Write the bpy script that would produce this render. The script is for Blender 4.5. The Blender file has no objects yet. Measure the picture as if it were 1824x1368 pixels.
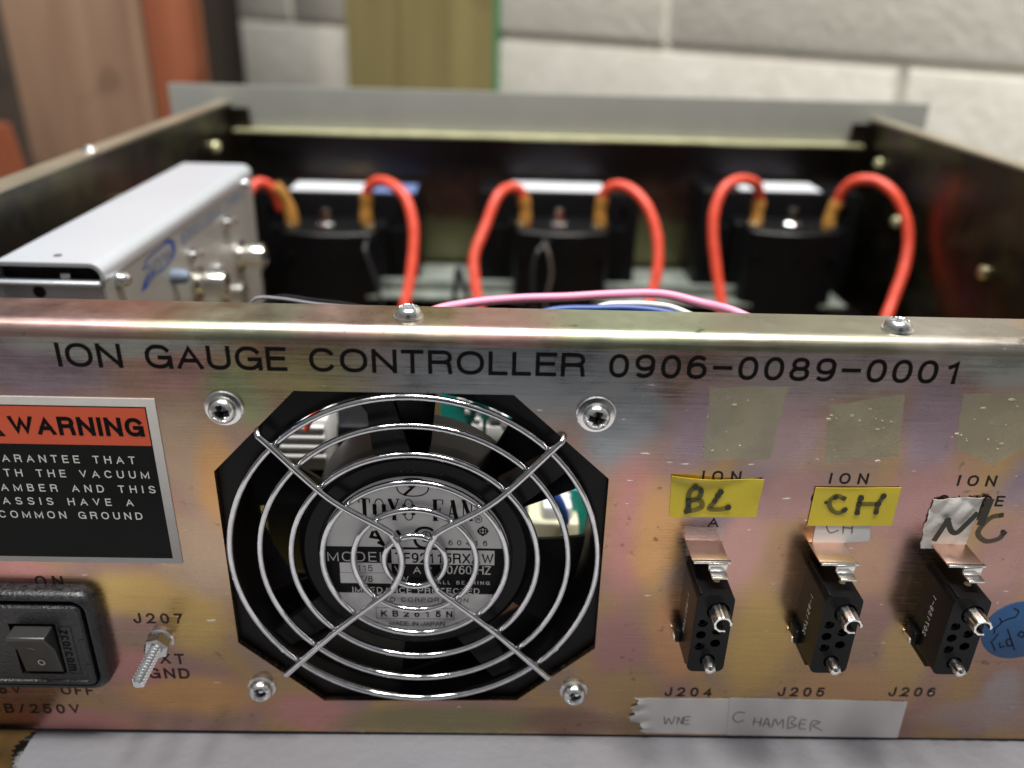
import bpy, bmesh, math, random
from mathutils import Vector, Matrix
random.seed(7)
PI = math.pi
sc = bpy.context.scene
col = sc.collection
MM = 0.001

# ------------------------------------------------------------------ camera
F_PX, CAM = 1474.56, Vector((18.565, -164.853, 125.352))
PITCH, YAW, ROLL = 0.4372, 0.0234, 0.0293
cp, sp, cy_, sy_ = math.cos(PITCH), math.sin(PITCH), math.cos(YAW), math.sin(YAW)
FW = Vector((sy_*cp, cy_*cp, -sp)); R0 = Vector((cy_, -sy_, 0)); U0 = R0.cross(FW)
RR = R0*math.cos(ROLL)+U0*math.sin(ROLL); UU = U0*math.cos(ROLL)-R0*math.sin(ROLL)

def at(u, v, Y=None, Z=None, X=None):
    """point of the scene (mm) on a known plane, measured from the photograph"""
    d = FW+RR*((u-912)/F_PX)-UU*((v-684)/F_PX)
    if Y is not None: t = (Y-CAM.y)/d.y
    elif Z is not None: t = (Z-CAM.z)/d.z
    else: t = (X-CAM.x)/d.x
    return CAM+d*t

# ------------------------------------------------------------------ materials
def new_mat(name):
    m = bpy.data.materials.new(name); m.use_nodes = True
    nt = m.node_tree; b = nt.nodes['Principled BSDF']
    return m, nt, b
def lin(c):
    return tuple(((x/255)/12.92 if x/255 <= .04045 else ((x/255+.055)/1.055)**2.4) for x in c)+(1,)
def simple(name, c, rough=.5, metal=0, spec=.5, noise=0, nscale=300, bump=0, bscale=600, alpha=1, coat=0, rvar=0, stretch=(1,1,1), trans=0):
    m, nt, b = new_mat(name)
    b.inputs['Base Color'].default_value = (*c[:3], 1)
    b.inputs['Roughness'].default_value = rough; b.inputs['Metallic'].default_value = metal
    b.inputs['Specular IOR Level'].default_value = spec; b.inputs['Alpha'].default_value = alpha
    b.inputs['Coat Weight'].default_value = coat
    b.inputs['Transmission Weight'].default_value = trans
    if noise or bump or rvar:
        tc = nt.nodes.new('ShaderNodeTexCoord'); mp = nt.nodes.new('ShaderNodeMapping')
        mp.inputs['Scale'].default_value = stretch
        nt.links.new(tc.outputs['Object'], mp.inputs[0])
        n = nt.nodes.new('ShaderNodeTexNoise'); n.inputs['Scale'].default_value = nscale; n.inputs['Detail'].default_value = 5
        nt.links.new(mp.outputs[0], n.inputs['Vector'])
        if noise:
            mx = nt.nodes.new('ShaderNodeMix'); mx.data_type = 'RGBA'
            mx.inputs[6].default_value = (*[x*(1-noise) for x in c[:3]], 1)
            mx.inputs[7].default_value = (*[min(1, x*(1+noise)) for x in c[:3]], 1)
            mr = nt.nodes.new('ShaderNodeMapRange'); mr.inputs[1].default_value = .3; mr.inputs[2].default_value = .7
            nt.links.new(n.outputs[0], mr.inputs[0]); nt.links.new(mr.outputs[0], mx.inputs[0]); nt.links.new(mx.outputs[2], b.inputs['Base Color'])
        if rvar:
            mr = nt.nodes.new('ShaderNodeMapRange'); mr.inputs[1].default_value = .3; mr.inputs[2].default_value = .7
            mr.inputs[3].default_value = max(0, rough-rvar); mr.inputs[4].default_value = rough+rvar
            nt.links.new(n.outputs[0], mr.inputs[0]); nt.links.new(mr.outputs[0], b.inputs['Roughness'])
        if bump:
            n2 = nt.nodes.new('ShaderNodeTexNoise'); n2.inputs['Scale'].default_value = bscale; n2.inputs['Detail'].default_value = 6
            nt.links.new(mp.outputs[0], n2.inputs['Vector'])
            bp = nt.nodes.new('ShaderNodeBump'); bp.inputs['Strength'].default_value = 1; bp.inputs['Distance'].default_value = bump*MM
            nt.links.new(n2.outputs[0], bp.inputs['Height']); nt.links.new(bp.outputs[0], b.inputs['Normal'])
    return m

def chromate(name, blobs, base, rough=.28, warp=6.0, streak=1.0, specks=True, noise_col=None, dark=1.0):
    """yellow-chromated zinc plate: interference colours lie in broad patches over brushed steel.
    blobs: (x, z, rx, rz, sRGB) in mm of the sheet"""
    m, nt, b = new_mat(name); N = nt.nodes; L = nt.links
    tc = N.new('ShaderNodeTexCoord')
    wn = N.new('ShaderNodeTexNoise'); wn.inputs['Scale'].default_value = 38; wn.inputs['Detail'].default_value = 3
    L.new(tc.outputs['Object'], wn.inputs['Vector'])
    sub = N.new('ShaderNodeVectorMath'); sub.operation = 'SUBTRACT'; sub.inputs[1].default_value = (.5, .5, .5)
    L.new(wn.outputs['Color'], sub.inputs[0])
    scl = N.new('ShaderNodeVectorMath'); scl.operation = 'SCALE'; scl.inputs['Scale'].default_value = warp*2*MM
    L.new(sub.outputs[0], scl.inputs[0])
    ofs = N.new('ShaderNodeVectorMath'); ofs.operation = 'ADD'; ofs.inputs[1].default_value = tuple(v*MM for v in ((-151.7+256.6)/2, 386.2/2, -57.4))
    L.new(tc.outputs['Object'], ofs.inputs[0])
    add = N.new('ShaderNodeVectorMath'); add.operation = 'ADD'
    L.new(ofs.outputs[0], add.inputs[0]); L.new(scl.outputs[0], add.inputs[1])
    pos = add.outputs[0]
    cur = None
    # wide random interference tint under the placed patches
    n0 = N.new('ShaderNodeTexNoise'); n0.inputs['Scale'].default_value = 22; n0.inputs['Detail'].default_value = 2
    L.new(pos, n0.inputs['Vector'])
    cr = N.new('ShaderNodeValToRGB'); L.new(n0.outputs[0], cr.inputs[0])
    cols = noise_col or [mute(q_) for q_ in [(170,140,105), (176,132,122), (190,150,95), (150,130,140)]]
    e = cr.color_ramp.elements
    e[0].position = .32; e[0].color = lin(cols[0]); e[1].position = .7; e[1].color = lin(cols[-1])
    for i, c in enumerate(cols[1:-1]):
        q = e.new(.32+.38*(i+1)/(len(cols)-1)); q.color = lin(c)
    cur = cr.outputs[0]
    for (x, z, rx, rz, c) in blobs:
        s = N.new('ShaderNodeVectorMath'); s.operation = 'SUBTRACT'; s.inputs[1].default_value = (x*MM, 0, z*MM); L.new(pos, s.inputs[0])
        k = N.new('ShaderNodeVectorMath'); k.operation = 'MULTIPLY'; k.inputs[1].default_value = (1/(rx*MM), 0, 1/(rz*MM)); L.new(s.outputs[0], k.inputs[0])
        ln = N.new('ShaderNodeVectorMath'); ln.operation = 'LENGTH'; L.new(k.outputs[0], ln.inputs[0])
        mr = N.new('ShaderNodeMapRange'); mr.interpolation_type = 'SMOOTHSTEP'
        mr.inputs[1].default_value = 1.15; mr.inputs[2].default_value = .45; L.new(ln.outputs['Value'], mr.inputs[0])
        mx = N.new('ShaderNodeMix'); mx.data_type = 'RGBA'
        L.new(mr.outputs[0], mx.inputs[0]); L.new(cur, mx.inputs[6]); mx.inputs[7].default_value = lin(c); cur = mx.outputs[2]
    # brushed grain
    mp = N.new('ShaderNodeMapping'); mp.inputs['Scale'].default_value = (60, 60, 2600); L.new(tc.outputs['Object'], mp.inputs[0])
    g = N.new('ShaderNodeTexNoise'); g.inputs['Scale'].default_value = 1; g.inputs['Detail'].default_value = 4; g.inputs['Roughness'].default_value = .7
    L.new(mp.outputs[0], g.inputs['Vector'])
    gm = N.new('ShaderNodeMapRange'); gm.inputs[1].default_value = .3; gm.inputs[2].default_value = .7; gm.inputs[3].default_value = 1-.07*streak; gm.inputs[4].default_value = 1+.07*streak
    L.new(g.outputs[0], gm.inputs[0])
    mul = N.new('ShaderNodeVectorMath'); mul.operation = 'SCALE'; L.new(cur, mul.inputs[0]); L.new(gm.outputs[0], mul.inputs['Scale'])
    mul2 = N.new('ShaderNodeVectorMath'); mul2.operation = 'SCALE'; L.new(mul.outputs[0], mul2.inputs[0]); mul2.inputs['Scale'].default_value = dark
    outc = mul2.outputs[0]
    if specks:
        # small dings and stains
        sn = N.new('ShaderNodeTexNoise'); sn.inputs['Scale'].default_value = 420; sn.inputs['Detail'].default_value = 3
        L.new(tc.outputs['Object'], sn.inputs['Vector'])
        big = N.new('ShaderNodeTexNoise'); big.inputs['Scale'].default_value = 60; big.inputs['Detail'].default_value = 2; L.new(tc.outputs['Object'], big.inputs['Vector'])
        sm = N.new('ShaderNodeMapRange'); sm.inputs[1].default_value = .63; sm.inputs[2].default_value = .74; L.new(sn.outputs[0], sm.inputs[0])
        bm_ = N.new('ShaderNodeMapRange'); bm_.inputs[1].default_value = .52; bm_.inputs[2].default_value = .62; L.new(big.outputs[0], bm_.inputs[0])
        mm = N.new('ShaderNodeMath'); mm.operation = 'MULTIPLY'; L.new(sm.outputs[0], mm.inputs[0]); L.new(bm_.outputs[0], mm.inputs[1])
        mm2 = N.new('ShaderNodeMath'); mm2.operation = 'MULTIPLY'; L.new(mm.outputs[0], mm2.inputs[0]); mm2.inputs[1].default_value = .6
        mx = N.new('ShaderNodeMix'); mx.data_type = 'RGBA'; L.new(mm2.outputs[0], mx.inputs[0]); L.new(outc, mx.inputs[6]); mx.inputs[7].default_value = (.05, .03, .02, 1)
        outc = mx.outputs[2]
        # scratches: bright short nicks
        mp2 = N.new('ShaderNodeMapping'); mp2.inputs['Scale'].default_value = (240, 240, 1100); mp2.inputs['Rotation'].default_value = (0, .06, 0); L.new(tc.outputs['Object'], mp2.inputs[0])
        vn = N.new('ShaderNodeTexNoise'); vn.inputs['Scale'].default_value = 1; vn.inputs['Detail'].default_value = 2; L.new(mp2.outputs[0], vn.inputs['Vector'])
        vm = N.new('ShaderNodeMapRange'); vm.inputs[1].default_value = .755; vm.inputs[2].default_value = .785; L.new(vn.outputs[0], vm.inputs[0])
        mx2 = N.new('ShaderNodeMix'); mx2.data_type = 'RGBA'; L.new(vm.outputs[0], mx2.inputs[0]); L.new(outc, mx2.inputs[6]); mx2.inputs[7].default_value = (.85, .83, .78, 1)
        outc = mx2.outputs[2]
    L.new(outc, b.inputs['Base Color'])
    b.inputs['Metallic'].default_value = 1
    rm = N.new('ShaderNodeMapRange'); rm.inputs[1].default_value = .25; rm.inputs[2].default_value = .75
    rm.inputs[3].default_value = rough-.07; rm.inputs[4].default_value = rough+.1
    L.new(g.outputs[0], rm.inputs[0])
    sg = N.new('ShaderNodeTexNoise'); sg.inputs['Scale'].default_value = 34; sg.inputs['Detail'].default_value = 6; sg.inputs['Roughness'].default_value = .65; L.new(tc.outputs['Object'], sg.inputs['Vector'])
    sgm = N.new('ShaderNodeMapRange'); sgm.inputs[1].default_value = .42; sgm.inputs[2].default_value = .68; sgm.inputs[3].default_value = -.03; sgm.inputs[4].default_value = .13; L.new(sg.outputs[0], sgm.inputs[0])
    ra = N.new('ShaderNodeMath'); ra.operation = 'ADD'; L.new(rm.outputs[0], ra.inputs[0]); L.new(sgm.outputs[0], ra.inputs[1]); L.new(ra.outputs[0], b.inputs['Roughness'])
    bp = N.new('ShaderNodeBump'); bp.inputs['Distance'].default_value = .007*MM*streak; bp.inputs['Strength'].default_value = 1
    L.new(g.outputs[0], bp.inputs['Height'])
    dn = N.new('ShaderNodeTexNoise'); dn.inputs['Scale'].default_value = 45; dn.inputs['Detail'].default_value = 2; L.new(tc.outputs['Object'], dn.inputs['Vector'])
    bp2 = N.new('ShaderNodeBump'); bp2.inputs['Distance'].default_value = .25*MM; bp2.inputs['Strength'].default_value = 1
    L.new(dn.outputs[0], bp2.inputs['Height']); L.new(bp.outputs[0], bp2.inputs['Normal'])
    L.new(bp2.outputs[0], b.inputs['Normal'])
    return m

# pixel-measured colour patches of the rear sheet (sheet coordinates, mm)
def mute(c, k=.76, g=1.02):
    m_ = sum(c)/3; return tuple((m_+(x-m_)*k)*g for x in c)
def pb(u, v, ru, rv, c):
    c = mute(c)
    p = at(u, v, Y=0); s = 8.0
    return (p.x, p.z, ru/s, rv/(s*.82), c)
G = {'purple': (164,140,153), 'pink': (202,148,136), 'tan': (190,158,128), 'gold': (212,170,92), 'orange': (218,158,95),
     'green': (165,172,120), 'silver': (185,185,175), 'olive': (150,138,95), 'steel': (150,155,160), 'rose': (205,135,125)}
blobs = [pb(60,650,170,70,G['purple']), pb(200,610,240,26,G['silver']), pb(330,660,120,40,G['pink']), pb(420,700,80,70,G['green']),
    pb(340,800,110,110,G['tan']), pb(390,880,60,120,G['orange']), pb(350,1000,90,120,G['tan']), pb(230,1060,130,60,G['gold']), pb(350,1110,80,80,G['gold']),
    pb(330,1240,170,60,G['orange']), pb(130,1290,170,40,G['rose']), pb(20,1010,110,40,G['rose']), pb(240,1190,80,50,G['rose']), pb(560,1265,110,50,G['rose']), pb(800,1285,260,40,G['olive']),
    pb(1000,1290,120,40,(150,115,95)), pb(560,660,110,60,(175,160,105)), pb(900,660,320,120,G['steel']), pb(1110,760,90,100,G['steel']), pb(1130,950,60,160,G['rose']),
    pb(1100,1150,60,100,(185,130,120)), pb(1170,960,60,110,G['orange']), pb(1110,1240,90,70,(190,150,100)), pb(1200,1130,70,120,(215,150,100)), pb(1330,980,60,110,G['pink']),
    pb(1350,1140,90,140,G['gold']), pb(1500,1230,160,70,(205,155,105)), pb(1440,1010,60,70,(200,150,105)), pb(1620,1160,60,120,(200,160,100)),
    pb(1250,760,80,90,G['purple']), pb(1400,760,90,100,(180,150,150)), pb(1500,660,260,60,(170,155,155)), pb(1660,770,70,110,G['purple']), pb(1640,900,110,90,(185,135,130)),
    pb(1400,890,80,60,(180,135,130)), pb(1540,1020,60,80,(190,145,115)), pb(1790,1010,80,140,(180,135,125)), pb(1740,1270,150,50,(180,150,140)), pb(1800,640,120,60,(170,175,165)), pb(1790,1230,50,60,(175,160,155))]
M_rear = chromate('chromated rear sheet', blobs, None, rough=.24, warp=5)
flange_blobs = [pb(u, 570, w, 500, c) for u, w, c in [(60,200,(190,150,140)), (430,180,(165,165,135)), (600,90,(185,150,135)), (800,140,(190,170,140)), (900,110,(200,150,140)), (1150,200,(160,165,130)), (1500,220,(155,150,125)), (1750,150,(175,165,150))]]
M_flange = chromate('chromated flange', flange_blobs, None, rough=.3, warp=5)
M_inner = chromate('chromated inner sheet', [(52, -25, 400, 26, (150,148,112)), (52, 6, 400, 15, (118,92,86)), (52, 36, 400, 24, (74,72,76))], None, rough=.36, warp=10, streak=.2, specks=False, noise_col=[(120,85,60), (75,72,78), (140,130,75), (125,80,72)], dark=.8)  # bands put the interior's dark and lit reflections into the plating colour
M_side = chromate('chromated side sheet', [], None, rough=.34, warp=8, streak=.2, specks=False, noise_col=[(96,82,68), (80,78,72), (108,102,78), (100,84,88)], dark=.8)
M_edge = simple('chromated edge', (.50, .44, .33), .42, .9, noise=.15, nscale=25)
M_lip = simple('chromated lip', (.85, .83, .5), .4, .8, noise=.15, nscale=60)
M_grey = simple('grey brushed front panel', (.34, .34, .31), .5, .6, noise=.05, nscale=30)
M_ink = simple('black silkscreen ink', (.004, .003, .003), .55, 0, spec=.1)
M_ink2 = simple('worn black ink', (.02, .011, .010), .5, 0, spec=.2, noise=.5, nscale=900)
M_white_ink = simple('white ink', (.62, .62, .6), .6)
M_zinc = simple('bright zinc screws', (.78, .78, .78), .2, 1, bump=.01, bscale=900, rvar=.07, nscale=600)
M_chrome = simple('chromed wire', (.62, .62, .64), .11, 1, rvar=.05, nscale=500, noise=.12, bump=.01, bscale=900)
M_weld = M_chrome
M_dark = simple('dark recess', (.01, .01, .01), .8)  # near-black colour stands in for shade in recesses, bores and slots
M_blk = simple('black fan plastic', (.005, .005, .0055), .35, 0, spec=.2, rvar=.06, nscale=200, noise=.2)
M_blk_gloss = simple('black phenolic', (.005, .005, .0055), .3, 0, spec=.18, bump=.01, bscale=500)
M_blk_meter = simple('black meter plastic', (.004, .004, .0045), .38, 0, spec=.2, noise=.2, nscale=80)
M_moulded = simple('grained black moulding', (.012, .012, .014), .36, 0, bump=.16, bscale=1300, rvar=.14, nscale=900, noise=.35)
M_rocker = simple('rocker plastic', (.018, .018, .018), .42, 0, spec=.8, bump=.02, bscale=1500)
M_alu_label = simple('silver foil label', (.56, .55, .55), .4, .25, noise=.04, nscale=90, bump=.02, bscale=120)
M_label_grey = simple('grey label border', (.46, .44, .42), .5, 0, noise=.04)
M_red = simple('orange red label ink', (.62, .085, .028), .5, 0, noise=.05, nscale=60)
M_lab_black = simple('black label ink', (.006, .006, .006), .5, 0, spec=.12, noise=.3, nscale=80)
M_yellow = simple('yellow tape', (.62, .50, .025), .45, 0, noise=.09, nscale=45, bump=.22, bscale=70)
M_white_tape = simple('white tape', (.6, .61, .6), .5, 0, noise=.06, nscale=90)
M_torn = simple('torn white tape', (.58, .57, .54), .5, 0, bump=.5, bscale=220, noise=.12, nscale=260)
M_strip = simple('satin label tape', (.58, .56, .55), .38, .2, noise=.1, nscale=40, bump=.05, bscale=60)
M_blue_tape = simple('blue round tape', (.010, .075, .21), .45, 0, noise=.12, nscale=200)
M_marker = simple('black marker', (.02, .02, .012), .5, 0)
M_marker_thin = simple('faded black marker', (.03, .03, .01), .55, 0, alpha=.62)
M_pencil = simple('grey pencil', (.09, .09, .10), .6, 0, alpha=.75)
M_resid = simple('old adhesive film', (.56, .53, .38), .4, .8, noise=.12, nscale=120, bump=.04, bscale=500, alpha=.4)
M_lint = simple('white adhesive crumbs', (.42, .40, .33), .6, 0)
M_tape_clear = simple('clear tape', (.8, .75, .7), .25, 0, alpha=.12)
M_latch = simple('spring steel latch', (.8, .78, .75), .22, 1, rvar=.06, nscale=300)
M_copper = simple('coppery spring strip', (.85, .60, .50), .3, 1, noise=.1, nscale=160)  # warm reflection on the plate put into its coppery base colour
M_redwire = simple('red silicone wire', (.66, .068, .034), .42, 0, noise=.1, nscale=50)
M_pink = simple('pink wire', (.75, .27, .40), .4, 0)
M_blue = simple('blue wire', (.02, .06, .24), .4, 0)
M_whitew = simple('white wire', (.7, .7, .68), .4, 0)
M_blackw = simple('black wire', (.015, .015, .018), .3, 0)
M_shrink = simple('amber heat shrink', (.42, .20, .045), .35, 0, noise=.15, nscale=60)
M_brass = simple('tinned brass', (.75, .66, .42), .28, 1)
M_alu = simple('satin aluminium extrusion', (.74, .78, .84), .42, .7, noise=.03, nscale=20)
M_alu2 = simple('brushed aluminium face', (.42, .41, .385), .5, .4, noise=.05, nscale=40)
M_paper = simple('white paper strip', (.6, .6, .62), .7, noise=.1, nscale=60)
M_logo_blue = simple('blue logo ink', (.02, .06, .30), .5)
M_logo_grey = simple('grey blue print', (.16, .20, .27), .6)
M_print_faint = simple('faint print', (.22, .22, .24), .6)
M_nickel = simple('nickel connectors', (.72, .69, .64), .2, 1)
M_teal = simple('teal circuit board', (.02, .36, .30), .4, 0, noise=.25, nscale=150)
M_cream = simple('cream relay plastic', (.62, .60, .42), .45)
M_whitepl = simple('white plastic', (.65, .65, .63), .5)
M_orange = simple('orange capacitor', (.75, .22, .03), .4)
M_board = simple('pale green board', (.20, .22, .19), .5, 0, noise=.2, nscale=60)

def wood(name, a, b_, c=None, sx=1, rough=.65):
    m, nt, b = new_mat(name); N = nt.nodes; L = nt.links
    tc = N.new('ShaderNodeTexCoord'); mp = N.new('ShaderNodeMapping'); mp.inputs['Scale'].default_value = (22*sx, 22*sx, 1.6)
    L.new(tc.outputs['Object'], mp.inputs[0])
    n = N.new('ShaderNodeTexNoise'); n.inputs['Scale'].default_value = 1; n.inputs['Detail'].default_value = 5; n.inputs['Distortion'].default_value = .6
    L.new(mp.outputs[0], n.inputs['Vector'])
    cr = N.new('ShaderNodeValToRGB'); e = cr.color_ramp.elements
    e[0].position = .33; e[0].color = (*a, 1); e[1].position = .68; e[1].color = (*b_, 1)
    L.new(n.outputs[0], cr.inputs[0])
    # knots
    n2 = N.new('ShaderNodeTexNoise'); n2.inputs['Scale'].default_value = 14; n2.inputs['Detail'].default_value = 1
    L.new(tc.outputs['Object'], n2.inputs['Vector'])
    mr = N.new('ShaderNodeMapRange'); mr.inputs[1].default_value = .66; mr.inputs[2].default_value = .76; mr.inputs[4].default_value = .55
    L.new(n2.outputs[0], mr.inputs[0])
    mx = N.new('ShaderNodeMix'); mx.data_type = 'RGBA'; L.new(mr.outputs[0], mx.inputs[0]); L.new(cr.outputs[0], mx.inputs[6]); mx.inputs[7].default_value = (*[x*.6 for x in a], 1)
    L.new(mx.outputs[2], b.inputs['Base Color']); b.inputs['Roughness'].default_value = rough
    return m
M_ply = wood('weathered plywood', (.21, .115, .07), (.36, .23, .15))
M_plyd = wood('dark board', (.045, .032, .024), (.07, .05, .035))
M_stud = wood('red brown timber', (.22, .05, .018), (.36, .12, .052))
M_olive = wood('yellow pine timber', (.22, .18, .065), (.34, .28, .115))
M_green = simple('green paint edge', (.05, .22, .09), .6)

def block_mat():
    m, nt, b = new_mat('white painted block'); N = nt.nodes; L = nt.links
    tc = N.new('ShaderNodeTexCoord')
    n = N.new('ShaderNodeTexNoise'); n.inputs['Scale'].default_value = 25; n.inputs['Detail'].default_value = 8; n.inputs['Roughness'].default_value = .7
    L.new(tc.outputs['Object'], n.inputs['Vector'])
    cr = N.new('ShaderNodeValToRGB'); e = cr.color_ramp.elements
    e[0].position = .3; e[0].color = (.56, .53, .45, 1); e[1].position = .7; e[1].color = (.68, .65, .58, 1)
    L.new(n.outputs[0], cr.inputs[0]); L.new(cr.outputs[0], b.inputs['Base Color'])
    n2 = N.new('ShaderNodeTexNoise'); n2.inputs['Scale'].default_value = 90; n2.inputs['Detail'].default_value = 5; L.new(tc.outputs['Object'], n2.inputs['Vector'])
    bp = N.new('ShaderNodeBump'); bp.inputs['Distance'].default_value = .0018; bp.inputs['Strength'].default_value = .8
    L.new(n2.outputs[0], bp.inputs['Height']); L.new(bp.outputs[0], b.inputs['Normal'])
    b.inputs['Roughness'].default_value = .6
    return m
M_block = block_mat()

def foam_mat():
    m, nt, b = new_mat('grey plastic wrapped bench'); N = nt.nodes; L = nt.links
    tc = N.new('ShaderNodeTexCoord')
    n = N.new('ShaderNodeTexNoise'); n.inputs['Scale'].default_value = 14; n.inputs['Detail'].default_value = 6
    L.new(tc.outputs['Object'], n.inputs['Vector'])
    cr = N.new('ShaderNodeValToRGB'); e = cr.color_ramp.elements
    e[0].position = .3; e[0].color = (.30, .29, .29, 1); e[1].position = .7; e[1].color = (.39, .38, .38, 1)
    L.new(n.outputs[0], cr.inputs[0]); L.new(cr.outputs[0], b.inputs['Base Color'])
    n2 = N.new('ShaderNodeTexNoise'); n2.inputs['Scale'].default_value = 260; n2.inputs['Detail'].default_value = 6; L.new(tc.outputs['Object'], n2.inputs['Vector'])
    n3 = N.new('ShaderNodeTexNoise'); n3.inputs['Scale'].default_value = 30; n3.inputs['Detail'].default_value = 2; L.new(tc.outputs['Object'], n3.inputs['Vector'])
    bp = N.new('ShaderNodeBump'); bp.inputs['Distance'].default_value = .0006; L.new(n2.outputs[0], bp.inputs['Height'])
    bp2 = N.new('ShaderNodeBump'); bp2.inputs['Distance'].default_value = .002; L.new(n3.outputs[0], bp2.inputs['Height']); L.new(bp.outputs[0], bp2.inputs['Normal'])
    L.new(bp2.outputs[0], b.inputs['Normal']); b.inputs['Roughness'].default_value = .45
    return m
M_foam = foam_mat()

# ------------------------------------------------------------------ mesh helpers (all coordinates in mm, world)
def frame(o, ex, ey):
    ex = Vector(ex).normalized(); ey = Vector(ey).normalized(); n = ex.cross(ey)
    return Vector(o), ex, ey, n          # n points away from the viewer when ex=right, ey=up  -> front is +(-n)?

class B:
    def __init__(s): s.v = []; s.f = []
    def add(s, vs, fs):
        k = len(s.v); s.v += [Vector(p) for p in vs]; s.f += [tuple(k+i for i in f) for f in fs]; return s
    def box(s, x0, x1, y0, y1, z0, z1):
        vs = [(x, y, z) for x in (x0, x1) for y in (y0, y1) for z in (z0, z1)]
        return s.add(vs, [(0,1,3,2), (4,6,7,5), (0,4,5,1), (2,3,7,6), (0,2,6,4), (1,5,7,3)])
    def rbox(s, x0, x1, y0, y1, z0, z1, r=.5, seg=2):
        bm = bmesh.new()
        vs = [bm.verts.new((x, y, z)) for x in (x0, x1) for y in (y0, y1) for z in (z0, z1)]
        for f in [(0,1,3,2), (4,6,7,5), (0,4,5,1), (2,3,7,6), (0,2,6,4), (1,5,7,3)]: bm.faces.new([vs[i] for i in f])
        bmesh.ops.bevel(bm, geom=bm.edges[:], offset=r, segments=seg, profile=.5, affect='EDGES')
        return s.frombm(bm)
    def frombm(s, bm, mtx=None):
        bm.verts.index_update()
        vs = [(mtx @ v.co if mtx else v.co.copy()) for v in bm.verts]; fs = [[v.index for v in f.verts] for f in bm.faces]
        bm.free(); return s.add(vs, fs)
    def cyl(s, p0, p1, r0, r1=None, n=24, caps=True):
        p0, p1 = Vector(p0), Vector(p1); r1 = r0 if r1 is None else r1
        return s.lathe(p0, p1-p0, [(0 if caps else r0, 0), (r0, 0), (r1, 1), (0 if caps else r1, 1)], n, True)
    def lathe(s, o, axis, prof, n=32, unit=False):
        """prof: (radius, height) along axis; unit: heights are fractions of the axis"""
        o = Vector(o); a = Vector(axis); L = a.length if unit else 1; a = a.normalized()
        t = Vector((1, 0, 0)) if abs(a.x) < .9 else Vector((0, 1, 0)); e1 = a.cross(t).normalized(); e2 = a.cross(e1)
        k = len(s.v); m = len(prof)
        for (r, h) in prof:
            for i in range(n):
                w = 2*PI*i/n; s.v.append(o+a*(h*L)+e1*(r*math.cos(w))+e2*(r*math.sin(w)))
        for j in range(m-1):
            for i in range(n):
                i2 = (i+1) % n; s.f.append((k+j*n+i, k+j*n+i2, k+(j+1)*n+i2, k+(j+1)*n+i))
        return s
    def tube(s, pts, r, n=12, closed=False, ends=True, sub=6, smooth=True):
        pts = [Vector(p) for p in pts]
        if smooth and len(pts) > 2: pts = spline(pts, sub, closed)
        m = len(pts); k = len(s.v); prev = None
        rs = r if callable(r) else (lambda t: r)
        for i, p in enumerate(pts):
            if closed: d = pts[(i+1) % m]-pts[i-1]
            else: d = pts[min(i+1, m-1)]-pts[max(i-1, 0)]
            d.normalize()
            if prev is None:
                t = Vector((0, 0, 1)) if abs(d.z) < .9 else Vector((1, 0, 0)); e1 = d.cross(t).normalized()
            else: e1 = (prev-d*prev.dot(d)).normalized()
            prev = e1; e2 = d.cross(e1); rr = rs(i/(m-1))
            for q in range(n):
                w = 2*PI*q/n; s.v.append(p+e1*(rr*math.cos(w))+e2*(rr*math.sin(w)))
        for j in range(m if closed else m-1):
            j2 = (j+1) % m
            for q in range(n):
                q2 = (q+1) % n; s.f.append((k+j*n+q, k+j*n+q2, k+j2*n+q2, k+j2*n+q))
        if ends and not closed:
            s.f.append(tuple(k+q for q in range(n))[::-1]); s.f.append(tuple(k+(m-1)*n+q for q in range(n)))
        return s
    def prism(s, poly, y0, y1):
        """poly in (x,z), extruded from y0 to y1"""
        n = len(poly); k = len(s.v)
        for y in (y0, y1):
            for (x, z) in poly: s.v.append(Vector((x, y, z)))
        s.f.append(tuple(k+i for i in range(n))); s.f.append(tuple(k+n+i for i in range(n))[::-1])
        for i in range(n):
            j = (i+1) % n; s.f.append((k+i, k+n+i, k+n+j, k+j))
        return s
    def plate(s, outer, holes, y0, y1):
        """sheet in the XZ plane with holes"""
        for y in (y0, y1):
            bm = bmesh.new(); es = []
            for loop in [outer]+holes:
                vs = [bm.verts.new((x, y, z)) for x, z in loop]
                es += [bm.edges.new((vs[i], vs[(i+1) % len(vs)])) for i in range(len(vs))]
            bmesh.ops.triangle_fill(bm, use_beauty=True, edges=es)
            s.frombm(bm)
        for loop in [outer]+holes:
            n = len(loop); k = len(s.v)
            for y in (y0, y1):
                for x, z in loop: s.v.append(Vector((x, y, z)))
            for i in range(n):
                j = (i+1) % n; s.f.append((k+i, k+j, k+n+j, k+n+i))
        return s
    def heap(s, fn): fn(s); return s

def spline(pts, sub=6, closed=False):
    out = []; n = len(pts)
    rng = range(n if closed else n-1)
    for i in rng:
        p0 = pts[i-1] if (i > 0 or closed) else pts[0]*2-pts[1]
        p1 = pts[i]; p2 = pts[(i+1) % n]
        p3 = pts[(i+2) % n] if (closed or i+2 < n) else pts[-1]*2-pts[-2]
        for k in range(sub):
            t = k/sub
            out.append(.5*((2*p1)+(p2-p0)*t+(2*p0-5*p1+4*p2-p3)*t*t+(3*p1-p0-3*p2+p3)*t**3))
    if not closed: out.append(pts[-1].copy())
    return out

def wloc(o):
    v = Vector((0, 0, 0))
    while o is not None: v += Vector(o.location); o = o.parent
    return v

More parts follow.
